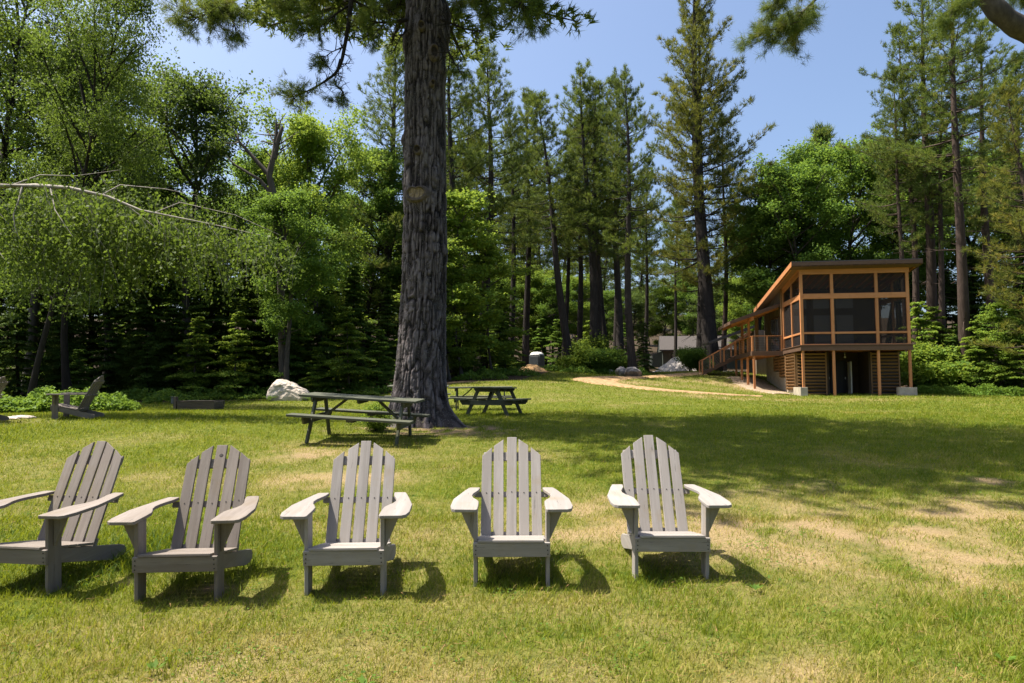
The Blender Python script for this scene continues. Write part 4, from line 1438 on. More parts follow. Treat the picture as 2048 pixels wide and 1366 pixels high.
PROTO = {
    'pineA': gen_pine(1, 26, .40, 5.2, .36, M['pine'], M['bark'], k=11, ln=.33, w=.038, step=.15, old=.2, nb=(4, 7), wh=.80, irr=.34),
    'pineB': gen_pine(2, 25, .48, 4.2, .30, M['pine'], M['bark'], k=11, ln=.33, w=.038, step=.15, up=52, old=.15, nb=(4, 7), wh=.78, irr=.34),
    'pineC': gen_pine(3, 27, .20, 5.6, .38, M['pine'], M['bark'], k=9, ln=.36, w=.045, step=.20, old=.18, nb=(5, 7), wh=.75),
    'pineD': gen_pine(4, 28, .22, 6.2, .48, M['pine_yellow'], M['bark'], k=11, ln=.34, w=.038, step=.18, up=42, droop=-2, old=.3, wh=.85, nb=(4, 7), irr=.3),
    'pineE': gen_pine(5, 27, .44, 4.9, .32, M['pine'], M['bark_warm'], k=11, ln=.33, w=.038, step=.17, up=34, old=.2, wh=.88, nb=(4, 7), irr=.34),
    'pineF': gen_pine(6, 14, .18, 3.2, .17, M['pine'], M['bark'], k=9, ln=.36, w=.045, step=.20, dead=6, nb=(4, 6)),
    'pineG': gen_pine(7, 20, .10, 4.6, .30, M['pine_yellow'], M['bark_warm'], k=10, ln=.33, w=.036, step=.18, up=30, droop=-4, old=.4, wh=.85, nb=(4, 7)),
    'maple': gen_broad(11, 17, .30, 4.6, .26, M['maple'], M['bark_grey'], 34000, .17, .13, 28, 7, clump=.30, thin=.22),
    'mapleB': gen_broad(12, 18, .35, 4.2, .24, M['maple'], M['bark_dark'], 29000, .17, .13, 26, 7, clump=.30, thin=.28),
    'oak': gen_broad(13, 17, .38, 4.8, .28, M['oak'], M['bark_grey'], 36000, .16, .11, 26, 7, thin=.1),
    'fresh': gen_broad(14, 15, .18, 3.7, .20, M['fresh'], M['bark_grey'], 42000, .15, .11, 32, 7, rise=(30, 75)),
    'airy': gen_broad(15, 19, .22, 4.8, .19, M['birch'], M['bark_dark'], 40000, .125, .085, 34, 8, amp=.6, clump=.32, rise=(28, 66), thin=.18),
    'airyB': gen_broad(16, 19, .30, 4.2, .21, M['birch'], M['bark_dark'], 34000, .125, .085, 28, 8, amp=.5, clump=.34, rise=(28, 62), thin=.15),
    'sapling': gen_broad(17, 9, .12, 2.2, .07, M['fresh'], M['bark_grey'], 16000, .13, .095, 26, 5, amp=.25, rise=(5, 55), flat=.3),
    'hemlock': gen_layer(21, 13, .03, 3.3, .17, M['hemlock'], M['bark_dark'], .15, .085, nper=250, wh=.36),
    'hemlockB': gen_layer(22, 9, .03, 2.7, .12, M['hemlock'], M['bark_dark'], .15, .085, nper=220, wh=.36),
    'beech': gen_layer(23, 8, .06, 2.4, .09, M['maple'], M['bark_grey'], .16, .11, 150, .40, 8, power=.6),
    'beechB': gen_layer(24, 6, .05, 2.2, .07, M['fresh'], M['bark_grey'], .15, .10, 150, .40, 10, power=.6),
    'shrub': gen_shrub(31, 1.9, 1.35, M['fresh'], M['bark_dark'], 9000),
    'shrubB': gen_shrub(32, 2.4, 1.7, M['maple'], M['bark_dark'], 11000),
}
LEAFY = ('shrub', 'shrubB')
NAMES = {'pine': 'pine_tree', 'maple': 'maple_tree', 'oak': 'oak_tree', 'fresh': 'young_maple_tree', 'airy': 'leafy_tree', 'sapling': 'sapling', 'hemlock': 'hemlock_tree', 'beech': 'beech_sapling', 'shrub': 'shrub'}
_rt = random.Random(7)


def plant(kind, px, Y, top, label, group=None, lean=0.0, leany=0.0, sx=1.0, rot=None):
    """Stand a tree on the ground at distance Y, its foot under column px, its top at row top."""
    tm, cm, H = PROTO[kind]
    x = px_x(px, Y); z = gz(x, Y)
    h = at(px, top, Y).z - z
    s = h / H
    base = next(v for k, v in NAMES.items() if kind.startswith(k))
    r = empty(base, (x, Y, z - .05))
    rz = _rt.random() * 6.283 if rot is None else rot
    m = Matrix.Rotation(R(lean), 3, 'Y') @ Matrix.Rotation(R(leany), 3, 'X') @ Matrix.Rotation(rz, 3, 'Z')
    r.rotation_euler = m.to_euler()
    w = s * sx
    r.scale = (w, w, s)
    a, b = ('stems', 'foliage') if kind in LEAFY else ('trunk', 'crown')
    put(a, tm, r)
    c = put(b, cm, r)
    c['kind'] = 'stuff'
    tag(r, label, 'shrub' if kind in LEAFY else ('sapling' if 'sapling' in base else 'tree'), group)
    return r


# ---- left: leafy trees before and in the wood
plant('airy', 62, 24, -60, 'slender dark stemmed leafy tree leaning right at the left', None, 6, 0, .7, 1.0)
plant('airyB', -40, 28, -120, 'tall leafy tree cut by the left edge above the birch', None, 3, 0, 1.0)
plant('airyB', 140, 29, 110, 'leafy tree behind the slender leaning one', None, 2)
plant('oak', 395, 37, 200, 'round grey green oak crown against the sky left of the dead snag')
plant('mapleB', 300, 39, 285, 'broad tree between the leafy left trees and the round oak', None, 0, 0, 1.1)
plant('maple', 485, 43, 320, 'dark green crown just behind the dead snag', None, 0, 0, 1.1)
plant('fresh', 645, 35, 258, 'light yellow green maple standing left of the great pine', None, 0, 0, .95)
plant('maple', 575, 30.4, 400, 'maple below the snag and left of the light green one')
plant('mapleB', 730, 41, 300, 'maple close to the left of the great pine trunk')
plant('mapleB', 210, 36, 240, 'maple in the dark behind the birch foliage', None, 0, 0, 1.2)
plant('maple', 60, 33, 120, 'dense maple at the far left behind the leafy trees', None, 0, 0, 1.1)
GU = 'dark hemlocks along the wood edge'
for i, (px, Y, top, k, where) in enumerate(((-60, 29, 520, 'hemlock', 'cut by the left edge below the birch'), (40, 31, 560, 'hemlockB', 'behind the chair at the left edge'), (130, 32.5, 540, 'hemlock', 'behind the foot of the leaning tree'),
        (215, 31.5, 600, 'hemlockB', 'just right of the side view chair'), (285, 34, 520, 'hemlock', 'between the side view chair and the outlet post'), (350, 32.5, 570, 'hemlockB', 'straight behind the outlet post'),
        (425, 34, 455, 'hemlock', 'with the high pointed top above the timber box'), (500, 33, 560, 'hemlockB', 'between the timber box and the boulder'), (560, 35, 500, 'hemlock', 'straight above the boulder'), (640, 34, 590, 'hemlockB', 'right of the boulder'),
        (700, 35, 520, 'hemlock', 'above the first picnic table'), (770, 36, 560, 'hemlock', 'touching the great trunk on its left'), (840, 38, 520, 'hemlock', 'almost hidden behind the great trunk'))):
    plant(k, px, Y, top, 'dark hemlock at the wood edge, ' + where, GU, 0, 0, 1.15)
GR = 'trees in the depth of the wood at the left'
for px, Y, top, k in ((-120, 36, 400, 'hemlock'), (-30, 38, 430, 'hemlock'), (60, 38, 420, 'hemlock'), (120, 42, 440, 'hemlock'), (180, 39, 420, 'hemlock'), (250, 43, 450, 'hemlock'), (320, 40, 430, 'hemlock'), (380, 44, 450, 'hemlock'), (455, 44, 450, 'hemlock'), (520, 41, 440, 'hemlock'),
                      (590, 46, 450, 'hemlock'), (650, 42, 450, 'hemlock'), (725, 47, 450, 'hemlock'), (800, 48, 470, 'hemlock')):
    plant(k, px, Y, top, 'dim hemlock deep in the shaded wood at the left', GR, 0, 0, 1.35)
for px, Y, top, k in ((-160, 46, 380, 'maple'), (-60, 50, 380, 'mapleB'), (40, 52, 370, 'maple'), (140, 54, 380, 'mapleB'), (240, 52, 380, 'maple'), (340, 56, 390, 'mapleB'), (440, 54, 400, 'maple'), (540, 58, 400, 'mapleB'), (640, 56, 400, 'maple'), (740, 60, 410, 'mapleB'), (830, 62, 430, 'maple')):
    plant(k, px, Y, top, 'dim maple in the farthest depth of the wood at the left', GR, 0, 0, 1.3)
for i, (px, Y, top, k, lab) in enumerate(((470, 30.8, 620, 'beechB', 'beech sapling with bright tiers before the hemlocks, left of the boulder'), (575, 32, 600, 'beech', 'beech sapling rising behind the boulder'),
                                          (640, 30.5, 690, 'beechB', 'small bright beech sapling just right of the boulder'), (700, 31, 610, 'beechB', 'beech sapling in shade behind the first picnic table'),
                                          (530, 33.5, 545, 'beechB', 'yellow green beech sapling lit at its top above the boulder'), (390, 30.8, 630, 'beechB', 'low beech sapling before the hemlocks above the timber box'),
                                          (300, 31, 660, 'hemlockB', 'low hemlock with lit tips behind the outlet post'), (160, 29.5, 690, 'beech', 'beech sapling in deep shade behind the side view chair'),
                                          (755, 32.5, 650, 'beech', 'beech sapling beside the left of the great pine foot'))):
    plant(k, px, Y, top, lab, None, 0, 0, 1.2)

# ---- pines behind the great trunk
plant('pineC', 765, 42, 78, 'full pine just left of the great trunk', None, 0, 0, 1.0)
plant('pineA', 908, 44, 70, 'tall pine just right of the great trunk', None, -.5)
plant('pineA', 962, 46, 92, 'pine leaning slightly right, second right of the great trunk', None, 1.6)
plant('pineB', 935, 50, 190, 'slim pine between the two right of the great trunk')
plant('pineB', 1052, 62, 200, 'slim pine in the gap left of the mulch path', None, 1)
plant('sapling', 925, 40, 385, 'tall sapling with tiered fresh leaves right of the great trunk', None, 0, 0, 1.2)
plant('sapling', 900, 39, 480, 'sapling at the edge of the great trunk', None, 0, 0, 1.3)
plant('sapling', 985, 43, 470, 'sapling between the pines behind the tables', None, 0, 0, 1.3)
plant('beech', 1010, 46, 600, 'beech sapling left of the portable toilet', None, 0, 0, 1.3)
plant('hemlockB', 940, 44, 600, 'hemlock in shade behind the end on picnic table', None, 0, 0, 1.3)
plant('beechB', 985, 47, 660, 'bright beech sapling at the wood edge left of the sand heap', None, 0, 0, 1.2)
plant('beechB', 1050, 63, 655, 'bright beech sapling behind the portable toilet', None, 0, 0, 1.3)
plant('hemlock', 1000, 56, 560, 'hemlock behind the saplings left of the toilet', None, 0, 0, 1.3)

# ---- centre stand
plant('pineB', 1142, 50, 190, 'pine with the crooked leaning trunk above the path bend', None, -3.6, 0, 1.15)
plant('pineA', 1186, 51, 138, 'tallest pine of the centre stand', None, -1.2)
plant('pineB', 1196, 52, 165, 'slender pine crossing close behind the tallest of the centre', None, -2.5)
plant('pineB', 1215, 55, 240, 'thin pine in the middle of the centre stand', None, -1.6)
plant('pineB', 1240, 53, 150, 'straight pine left of the boulders', None, -.3)
plant('pineA', 1266, 48, 140, 'slim pine rising right behind the boulders', None, -1.4, 0, .85)
plant('pineB', 1160, 58, 250, 'pine farther back between the centre trunks', None, -1)
plant('pineF', 1090, 75, 385, 'small pine in the distance behind the toilet')
plant('pineD', 1424, 56, -45, 'great yellowing pine, right of the twin trunks beside the stairs', None, -.8, 0, 1.0, 2.0)
plant('pineD', 1402, 58, 30, 'yellowing pine, left of the twin trunks beside the stairs', None, .2, 0, .8, 4.4)
plant('pineE', 1446, 60, 240, 'slimmer pine just behind the twin trunks', None, -.5, 0, .8)
GB = 'pines in the background of the centre gap'
LB = 'distant pine filling the gap between the centre stand and the cabin'
for px, Y, top in ((1010, 80, 330), (1075, 90, 310), (1120, 84, 390), (1165, 95, 400), (1205, 88, 420), (1255, 98, 430), (1295, 90, 440), (1340, 100, 400), (1375, 92, 470), (1470, 96, 420), (1500, 84, 470), (1560, 90, 420), (960, 78, 280), (905, 76, 300), (845, 72, 320)):
    plant('pineF', px, Y, top, LB, GB, _rt.uniform(-2, 2), 0, 1.1)
for px, Y, top, k, lean in ((1125, 60, 260, 'pineB', 1), (1205, 62, 210, 'pineA', -.6), (1228, 66, 260, 'pineB', .8), (1290, 68, 320, 'pineB', -.5), (1020, 58, 215, 'pineA', .6), (1350, 74, 400, 'pineB', 0), (870, 54, 160, 'pineA', 0)):
    plant(k, px, Y, top, 'slim pine standing back among the centre trunks', 'slim pines back among the centre trunks', lean, 0, .8)
GD = 'trees in the background of the centre gap'
LD = 'leafy tree closing the background below the pine crowns'
for px, Y, top, k in ((880, 62, 540, 'maple'), (940, 66, 520, 'fresh'), (1000, 70, 560, 'maple'), (1050, 72, 540, 'fresh'), (1105, 70, 570, 'maple'), (1160, 74, 560, 'fresh'), (1215, 78, 585, 'mapleB'), (1270, 84, 590, 'oak'),
                      (1330, 88, 575, 'fresh'), (1385, 86, 560, 'maple'), (1440, 80, 575, 'oak'), (1490, 76, 560, 'fresh'), (1545, 72, 560, 'maple'), (1100, 100, 600, 'maple'), (1200, 105, 600, 'oak'), (1300, 110, 600, 'fresh'), (1400, 104, 590, 'maple'), (860, 92, 560, 'fresh'), (930, 96, 570, 'maple'), (985, 118, 580, 'oak'), (1040, 122, 570, 'fresh'), (1090, 128, 575, 'maple'), (1145, 120, 585, 'oak'), (1190, 132, 570, 'fresh'), (1240, 126, 580, 'maple'), (1290, 134, 570, 'oak'),
                      (1345, 124, 580, 'fresh'), (1395, 132, 565, 'maple'), (1450, 120, 575, 'fresh'), (1510, 112, 570, 'oak'), (1570, 100, 560, 'maple'), (1010, 62, 640, 'beech'), (1120, 64, 630, 'beech'), (1180, 66, 640, 'beechB'), (1250, 70, 640, 'beech'), (1080, 68, 630, 'beech')):
    plant(k, px, Y, top, LD, GD, 0, 0, 1.15)
# shrubs round the boulders, path and house
for px, Y, top, k, lab in ((1165, 49, 690, 'shrub', 'light shrub under the crooked pine'), (1205, 48.5, 690, 'shrubB', 'rounded shrub left of the boulders'), (1232, 49.5, 700, 'shrub', 'shrub right behind the smaller boulder'),
                           (1290, 50, 640, 'hemlockB', 'dark young hemlock right of the boulders'), (1190, 51, 672, 'shrub', 'shrub between the centre trunks'), (1380, 54, 688, 'shrubB', 'dark green bush before the blue car'),
                           (1395, 55, 705, 'shrub', 'small shrub at the foot of the twin pines'), (925, 43, 700, 'shrubB', 'shrub in shade behind the end on table'), (1010, 49, 715, 'shrub', 'low shrub left of the sand heap'),
                           (1130, 52, 715, 'shrub', 'low shrub right of the portable toilet'), (1288, 72, 690, 'beech', 'beech sapling left of the far house')):
    plant(k, px, Y, top, lab)

# ---- right side
plant('mapleB', 1520, 56, 365, 'maple at the left of the row behind the cabin', None, 0, 0, 1.15)
plant('maple', 1590, 54, 345, 'maple behind the cabin stairs roof', None, 0, 0, 1.1)
plant('mapleB', 1650, 57, 300, 'tall maple behind the middle of the cabin roof', None, 0, 0, 1.1)
plant('maple', 1715, 55, 300, 'maple left of the tall right hand pines', None, 0, 0, 1.1)
plant('pineF', 1680, 66, 265, 'small pine tip above the maples behind the cabin')
plant('fresh', 1550, 60, 430, 'fresh green maple low behind the deck', None, 0, 0, 1.1)
plant('mapleB', 1780, 56, 330, 'maple between the right hand pine trunks', None, 0, 0, 1.1)
plant('pineE', 1818, 46, 150, 'slimmest pine above the cabin roof, leaning left', None, -1.8, 0, .75)
plant('pineE', 1832, 48, 60, 'slim pine with a bare bole right above the cabin', None, -2.2, 0, .75)
plant('pineE', 1866, 47, -30, 'thick trunked pine above the right end of the cabin roof', None, -1.2, 0, 1.0)
plant('pineE', 1884, 46, 150, 'pine with pale bark leaning right beside the cabin', None, 1.0, 0, .85)
plant('pineE', 1932, 43, -60, 'tall pine with a straight bole right of the cabin', None, -1.2, 0, 1.0)
plant('pineE', 1995, 49, 60, 'pine behind the tall straight one at the right', None, -1, 0, 1.0)
plant('pineG', 2085, 38, 170, 'low branched yellow green pine at the right edge', None, -.5, 0, 1.0)
plant('pineC', 2040, 52, 120, 'full pine farther back at the right edge')
for px, Y, top, k, lab in ((1800, 60, 330, 'maple', 'dark maple behind the slim right pines'), (1870, 62, 300, 'mapleB', 'dark maple behind the thick trunked pine'), (1945, 60, 330, 'maple', 'dark maple behind the straight boled pine'),
                           (2020, 58, 320, 'mapleB', 'dark maple at the right behind the yellow pine'), (1960, 52, 500, 'hemlock', 'hemlock in the dark right of the straight boled pine'), (2050, 50, 480, 'hemlock', 'hemlock in the dark at the right edge'),
                           (1890, 53, 520, 'hemlock', 'hemlock in the dark between the right pine trunks'), (1835, 52, 540, 'hemlock', 'hemlock behind the right end of the cabin')):
    plant(k, px, Y, top, lab, None, 0, 0, 1.2)
for px, Y, top, k, lab in ((1852, 44, 600, 'beechB', 'bright sapling touching the right end of the cabin'), (1880, 45, 610, 'beechB', 'bright sapling right of the cabin'), (1915, 45, 640, 'beech', 'sapling below the straight boled pine'),
                           (1985, 42, 600, 'beech', 'broad dark green sapling right of the straight pine'), (2030, 41, 620, 'beech', 'dark green sapling at the right edge'), (1850, 43, 690, 'shrub', 'bright shrub at the right corner of the cabin'),
                           (1905, 43, 665, 'beech', 'low sapling in shade right of the cabin'), (1955, 41.5, 640, 'beechB', 'spreading fresh sapling right of the cabin at the lawn edge'), (2005, 40.5, 600, 'sapling', 'tall sapling at the right lawn edge'), (2045, 39.5, 650, 'beechB', 'fresh sapling cut by the right edge')):
    plant(k, px, Y, top, lab, None, 0, 0, 1.15)


# ---- dead snag
def snag():
    Y = 31.3
    rng = np.random.default_rng(5)
    b = at(566, 760, Y); x0 = px_x(566, Y); z0 = gz(x0, Y)
    root = empty('dead_snag', (x0, Y, z0))
    tag(root, 'broken bleached dead tree standing above the maples at the left', 'dead tree')
    o = Vector((x0, Y, z0))

    def P(px, py, dy=0):
        return np.array(at(px, py, Y + dy) - o)
    T = Tubes()
    T.add([P(566, 800), P(560, 500), P(545, 380), P(538, 350), P(548, 310), P(553, 270), P(552, 236)], [.17, .16, .16, .15, .12, .09, .02], 9)
    T.add([P(549, 318), P(556, 280), P(564, 256), P(566, 252)], [.12, .12, .09, .02], 7)
    T.add([P(540, 352), P(520, 330), P(490, 296), P(478, 283), P(468, 262)], [.14, .11, .08, .06, .015], 6)
    T.add([P(550, 400), P(520, 360), P(470, 330), P(450, 310)], [.11, .08, .05, .015], 5)
    tw = [((478, 283), (470, 287), (448, 286)), ((478, 283), (476, 268), (482, 262)), ((553, 262), (562, 240), (573, 225)), ((551, 270), (530, 270), (502, 266)), ((548, 285), (535, 262), (528, 252)),
          ((550, 290), (525, 282), (520, 284)), ((556, 290), (575, 278), (596, 264)), ((560, 300), (580, 285), (590, 262)), ((548, 320), (530, 300), (522, 283)), ((555, 310), (566, 300), (582, 294)),
          ((490, 296), (498, 280), (492, 276)), ((500, 306), (484, 300), (474, 290)), ((552, 250), (562, 248), (571, 249))]
    for t in tw:
        T.add([P(*t[0]), P(*t[1], rng.normal() * .3), P(*t[2], rng.normal() * .5)], [.045, .028, .010], 4)
    put('trunk', T.mesh('trunk', M['snag']), root)


snag()


# ---- arching birch from beyond the left edge
def arching_birch():
    Y = 16.0
    o = Vector((px_x(-330, Y), Y + 1.0, 0)); o.z = gz(o.x, o.y)
    root = empty('birch_tree', o)
    tag(root, 'white birch arching in from the left edge with hanging leafy twigs', 'tree')

    def P(px, py, dy=0):
        return np.array(at(px, py, Y + dy) - o)
    T = Tubes(); rng = np.random.default_rng(8)
    main = np.array([P(-330, 800, 1), P(-300, 600, .9), P(-230, 450, .6), P(-120, 390, .3), P(0, 372, 0), P(70, 371, 0), P(140, 376, -.05), P(215, 393, -.1), P(280, 420, -.2), P(360, 436, -.3), P(440, 452, -.4), P(520, 470, -.5)])
    T.add(main, [.17, .15, .12, .085, .060, .052, .043, .035, .027, .019, .012, .006], 8)
    side = [([(45, 372, 0), (38, 400, -.2), (27, 430, -.3), (30, 455, -.4), (38, 475, -.4)], .028), ([(160, 380, 0), (190, 440, .3), (230, 480, .4)], .018), ([(200, 392, 0), (240, 370, .5), (330, 378, .7), (400, 392, .8)], .02),
            ([(250, 408, 0), (330, 470, .2), (420, 520, .1)], .018), ([(310, 425, 0), (360, 405, .5), (470, 430, .8), (560, 470, .9)], .016), ([(100, 372, 0), (110, 420, -.5), (150, 480, -.7)], .02),
            ([(-60, 380, 0), (-40, 450, -.5), (10, 520, -.8)], .03), ([(20, 372, .0), (80, 350, .8), (150, 352, 1.2), (240, 340, 1.4)], .022)]
    sp = [main[4:]]
    for pts, r in side:
        Q = np.array([P(*p) for p in pts]); T.add(Q, np.linspace(r, .005, len(Q)), 5); sp.append(Q)
    # hanging twigs with leaves
    cs = []; n_tw = 620
    for i in range(n_tw):
        S = sp[rng.integers(0, len(sp))] if rng.random() < .6 else sp[0]
        k = rng.random() * (len(S) - 1); a = int(k); p = S[a] + (S[min(a + 1, len(S) - 1)] - S[a]) * (k - a)
        p = p + rng.normal(size=3) * np.array([.35, .5, .10]) + np.array([0, .45, -.12])
        l = rng.uniform(.4, 1.9) * (1.0 if p[0] < 7 else .8)
        dr = np.array([rng.normal() * .28 + .12, rng.normal() * .28, -1.0])
        m = p + dr * l * .5 + rng.normal(size=3) * .06; e = p + dr * l + np.array([rng.normal() * .1, 0, 0])
        if rng.random() < .5: T.add(np.stack([p, m, e]), [.006, .004, .002], 3)
        n = int(l * 28)
        t = rng.random((n, 1))
        cs.append(p + (e - p) * t + rng.normal(size=(n, 3)) * .085)
    c = np.concatenate(cs); n = len(c)
    nrm = norm(rng.normal(size=(n, 3)) * .7 + np.array([0, -.1, .7])); a = norm(rng.normal(size=(n, 3)) * .5 + np.array([0, 0, -.7]))
    tone = np.clip(.45 + .35 * (vnoise(c[:, 0] * 1.6, c[:, 2] * 1.6 + c[:, 1], 5) - .5) + rng.normal(size=n) * .12, 0, 1)
    put('trunk', T.mesh('trunk', M['birchbark']), root)
    cr = put('crown', leaves_mesh('crown', c, a, nrm, tone, .088, .062, M['birch'], rng), root); cr['kind'] = 'stuff'


arching_birch()


# ---- the great pine
def great_bark():
    m, nt, out = new_mat('great_pine_bark')
    d = node(nt, 'ShaderNodeAttribute', attribute_name='ridge')
    v = coords(nt)
    n1 = noise(nt, v, 30, 6, .7); n2 = noise(nt, v, 2.2, 3); n3 = noise(nt, v, 55, 3, .6)
    col = ramp(nt, d.outputs['Fac'], [(0.1, (.010, .008, .008)), (.42, (.045, .037, .036)), (.75, (.105, .088, .088)), (1.0, (.165, .145, .148))])
    col = mixc(nt, ramp(nt, n2, [(.42, (0, 0, 0)), (.7, (.55, .55, .55))]), col, (.085, .076, .074))
    li = node(nt, 'ShaderNodeMath', operation='MULTIPLY')
    nt.links.new(ramp(nt, n3, [(.62, (0, 0, 0)), (.68, (1, 1, 1))]), li.inputs[0]); nt.links.new(ramp(nt, n2, [(.35, (.15, .15, .15)), (.6, (.75, .75, .75))]), li.inputs[1])
    col = mixc(nt, li.outputs[0], col, (.34, .34, .31))
    gl = node(nt, 'ShaderNodeMath', operation='MULTIPLY')
    n4 = noise(nt, v, 8, 5, .7)
    nt.links.new(ramp(nt, n4, [(.62, (0, 0, 0)), (.72, (.7, .7, .7))]), gl.inputs[0]); gl.inputs[1].default_value = .6
    col = mixc(nt, gl.outputs[0], col, (.15, .15, .06))
    p = node(nt, 'ShaderNodeBsdfPrincipled', Roughness=.92)
    p.inputs['Specular IOR Level'].default_value = .12
    nt.links.new(col, p.inputs['Base Color'])
    nt.links.new(bump(nt, n1, .8, .02), p.inputs['Normal'])
    nt.links.new(p.outputs[0], out.inputs[0])
    return m


def great_pine():
    Y = 15.3
    x0 = px_x(838, Y); z0 = gz(x0, Y)
    o = Vector((x0, Y, z0))
    root = empty('great_pine_tree', o)
    tag(root, 'huge old pine with furrowed grey bark rising out of the picture', 'tree')
    H = 27.0
    nth, nz = 210, 760
    th = np.linspace(0, 2 * np.pi, nth, endpoint=False)
    zz = np.concatenate([np.linspace(-.35, 11.5, 640, endpoint=False), np.linspace(11.5, H, 120)])
    TH, ZZ = np.meshgrid(th, zz)

    def crn(t):   # trunk centre line
        return np.stack([.012 * np.clip(t, 0, 12) + .05 * np.sin(t * .45), .03 * np.sin(t * .3)], -1)
    base = np.where(ZZ < 12, .505 - .0065 * ZZ, (.427) * np.clip((H - ZZ) / (H - 12), 0.02, 1) ** .85)
    flare = .20 * np.exp(-np.clip(ZZ + .1, 0, 9) / .42) + .10 * np.exp(-np.clip(ZZ, 0, 9) / 1.5)
    roots = np.zeros_like(ZZ)
    for a, amp, wd, hh in ((-.42, .60, .26, .36), (.4, .25, .3, .35), (-1.25, .10, .22, .2), (3.5, .18, .3, .3), (4.2, .10, .25, .2), (2.2, .35, .35, .4), (1.2, .3, .3, .35)):
        dd = np.angle(np.exp(1j * (TH - a)))
        roots += amp * np.exp(-(dd / wd) ** 2) * np.exp(-np.clip(ZZ + .15, 0, 9) / hh)
    rad = base + flare + roots
    # swellings at old knots (angle, height, size, bulge)
    def sc(px, py):
        h = float(at(px, py, Y - .5).z - z0)
        return h
    knots = [(-1.62, sc(833, 385), .30, .055), (-1.68, sc(834, 298), .16, .05), (-1.0, sc(868, 100), .24, .07), (-1.75, sc(843, 50), .15, .05), (.0, sc(895, 55), .3, .10), (-.1, sc(890, 8), .35, .14), (-.3, sc(882, 125), .2, .08),
             (3.1, sc(800, 270), .22, .08), (3.2, sc(808, 60), .3, .06), (-.5, sc(870, 500), .35, .05), (-1.1, sc(862, 345), .2, .05), (-1.55, sc(830, 455), .18, .04), (-.8, sc(872, 440), .25, .04), (3.0, sc(805, 350), .2, .05)]
    for a, h, s, b in knots:
        dd = np.angle(np.exp(1j * (TH - a))) * .5
        rad += b * np.exp(-((dd / s) ** 2 + ((ZZ - h) / s) ** 2))
    # furrows: long vertical plates, broken across
    u = TH / (2 * np.pi)
    warp = (fbm(u * 40, ZZ * 1.1, 3) - .5) * .9
    def per(n, sz, seed):
        # periodic in angle
        a = u * n
        f1 = vnoise(a + warp, ZZ * sz, seed); f2 = vnoise(a - n + warp, ZZ * sz, seed)
        k = np.clip((u - .9) / .1, 0, 1)
        return f1 * (1 - k) + f2 * k
    r1 = 1 - np.abs(2 * per(46, 2.0, 11) - 1); r2 = 1 - np.abs(2 * per(78, 4.6, 15) - 1); r3 = per(99, 14.0, 19)
    cr = 1 - np.clip(np.abs(2 * per(34, 7.5, 23) - 1) * 4, 0, 1)
    ridge = np.clip(1.05 - .75 * np.clip((r1 - .62) / .3, 0, 1) - .5 * np.clip((r2 - .68) / .25, 0, 1) - .28 * cr, 0, 1) * (.7 + .4 * r3)
    ridge = np.clip(ridge, 0, 1)
    rad = rad + (ridge - .6) * .055
    cx = crn(ZZ)
    V = np.stack([np.cos(TH) * rad + cx[..., 0], np.sin(TH) * rad + cx[..., 1], ZZ], -1).reshape(-1, 3)
    idx = np.arange(len(zz) * nth).reshape(len(zz), nth); j = np.roll(idx, -1, 1)
    F = np.stack([idx[:-1], j[:-1], j[1:], idx[1:]], -1).reshape(-1, 4)
    put('trunk', np_mesh('trunk', V, F, [great_bark()], [('ridge', 'POINT', ridge.ravel())], True), root)

    # healed branch scars
    wood = plain_mat('scar_wood', (.22, .17, .105), .9, .1, .75, 9, (3, .5, 1), .6, .02)
    lipm = plain_mat('scar_lip_bark', (.10, .082, .07), .95, .1, .4, 9, (1, 1, 1), .8, .02)

    def scar(px, py, w, h, mats, lab=None):
        zc = sc(px, py); c = crn(np.array(zc))
        r = .505 - .0065 * zc + .05
        xx = at(px, py, Y - .5).x - x0 - c[0]
        a = -math.acos(max(-1, min(1, xx / r)))
        n = Vector((math.cos(a), math.sin(a), 0))
        s = empty('branch_scar', Vector((c[0], c[1], zc)) + n * (r + .015)); s.parent = root
        s.rotation_euler = (math.pi / 2, 0, a + math.pi / 2)
        # local: x across, y up, z out of the bark
        m = 36; v = []; f = []
        prof = [(0.0, .012), (.45, .010), (.78, .012), (.84, .03), (.94, .055), (1.06, .05), (1.2, .015), (1.34, -.05)]
        curv = lambda x: -x * x / (2 * r)
        rngs = np.random.default_rng(int(px + py))
        for q, (k, zo) in enumerate(prof):
            for i in range(m):
                t = 2 * math.pi * i / m
                hx = math.cos(t) * w * k; hy = math.sin(t) * h * k
                if math.sin(t) > 0: hy *= 1 - .28 * math.exp(-(math.cos(t) / .3) ** 2) * (1 if w > .12 else 0)
                if math.sin(t) < 0 and k > 1: hy *= 1.15; zo2 = zo * 1.2
                v.append((hx, hy, zo + curv(hx) + rngs.normal() * .006 * (1 if q else 0)))
        for q in range(len(prof) - 1):
            for i in range(m):
                jn = (i + 1) % m
                f.append((q * m + i, q * m + jn, (q + 1) * m + jn, (q + 1) * m + i))
        ni = 2 * m
        me = bpy.data.meshes.new('lip'); me.from_pydata(v, [], f[ni:]); me.materials.append(mats[1]); put('lip', me, s)
        me = bpy.data.meshes.new('heartwood'); me.from_pydata(v, [], f[:ni]); me.materials.append(mats[0]); put('heartwood', me, s)
    scar(832, 385, .235, .15, (wood, lipm))
    dk = (plain_mat('dark_scar_wood', (.055, .045, .038), .95, .1, .4, 6), lipm)
    scar(835, 298, .075, .085, dk)
    scar(867, 100, .10, .15, dk)
    scar(843, 50, .07, .09, dk)
    scar(864, 163, .05, .06, dk)

    # limbs and needle tufts
    rng = np.random.default_rng(77)
    T = Tubes(); cs, ds, ts = [], [], []

    def P(px, py, dy=0.0):
        return np.array(at(px, py, Y + dy) - o)

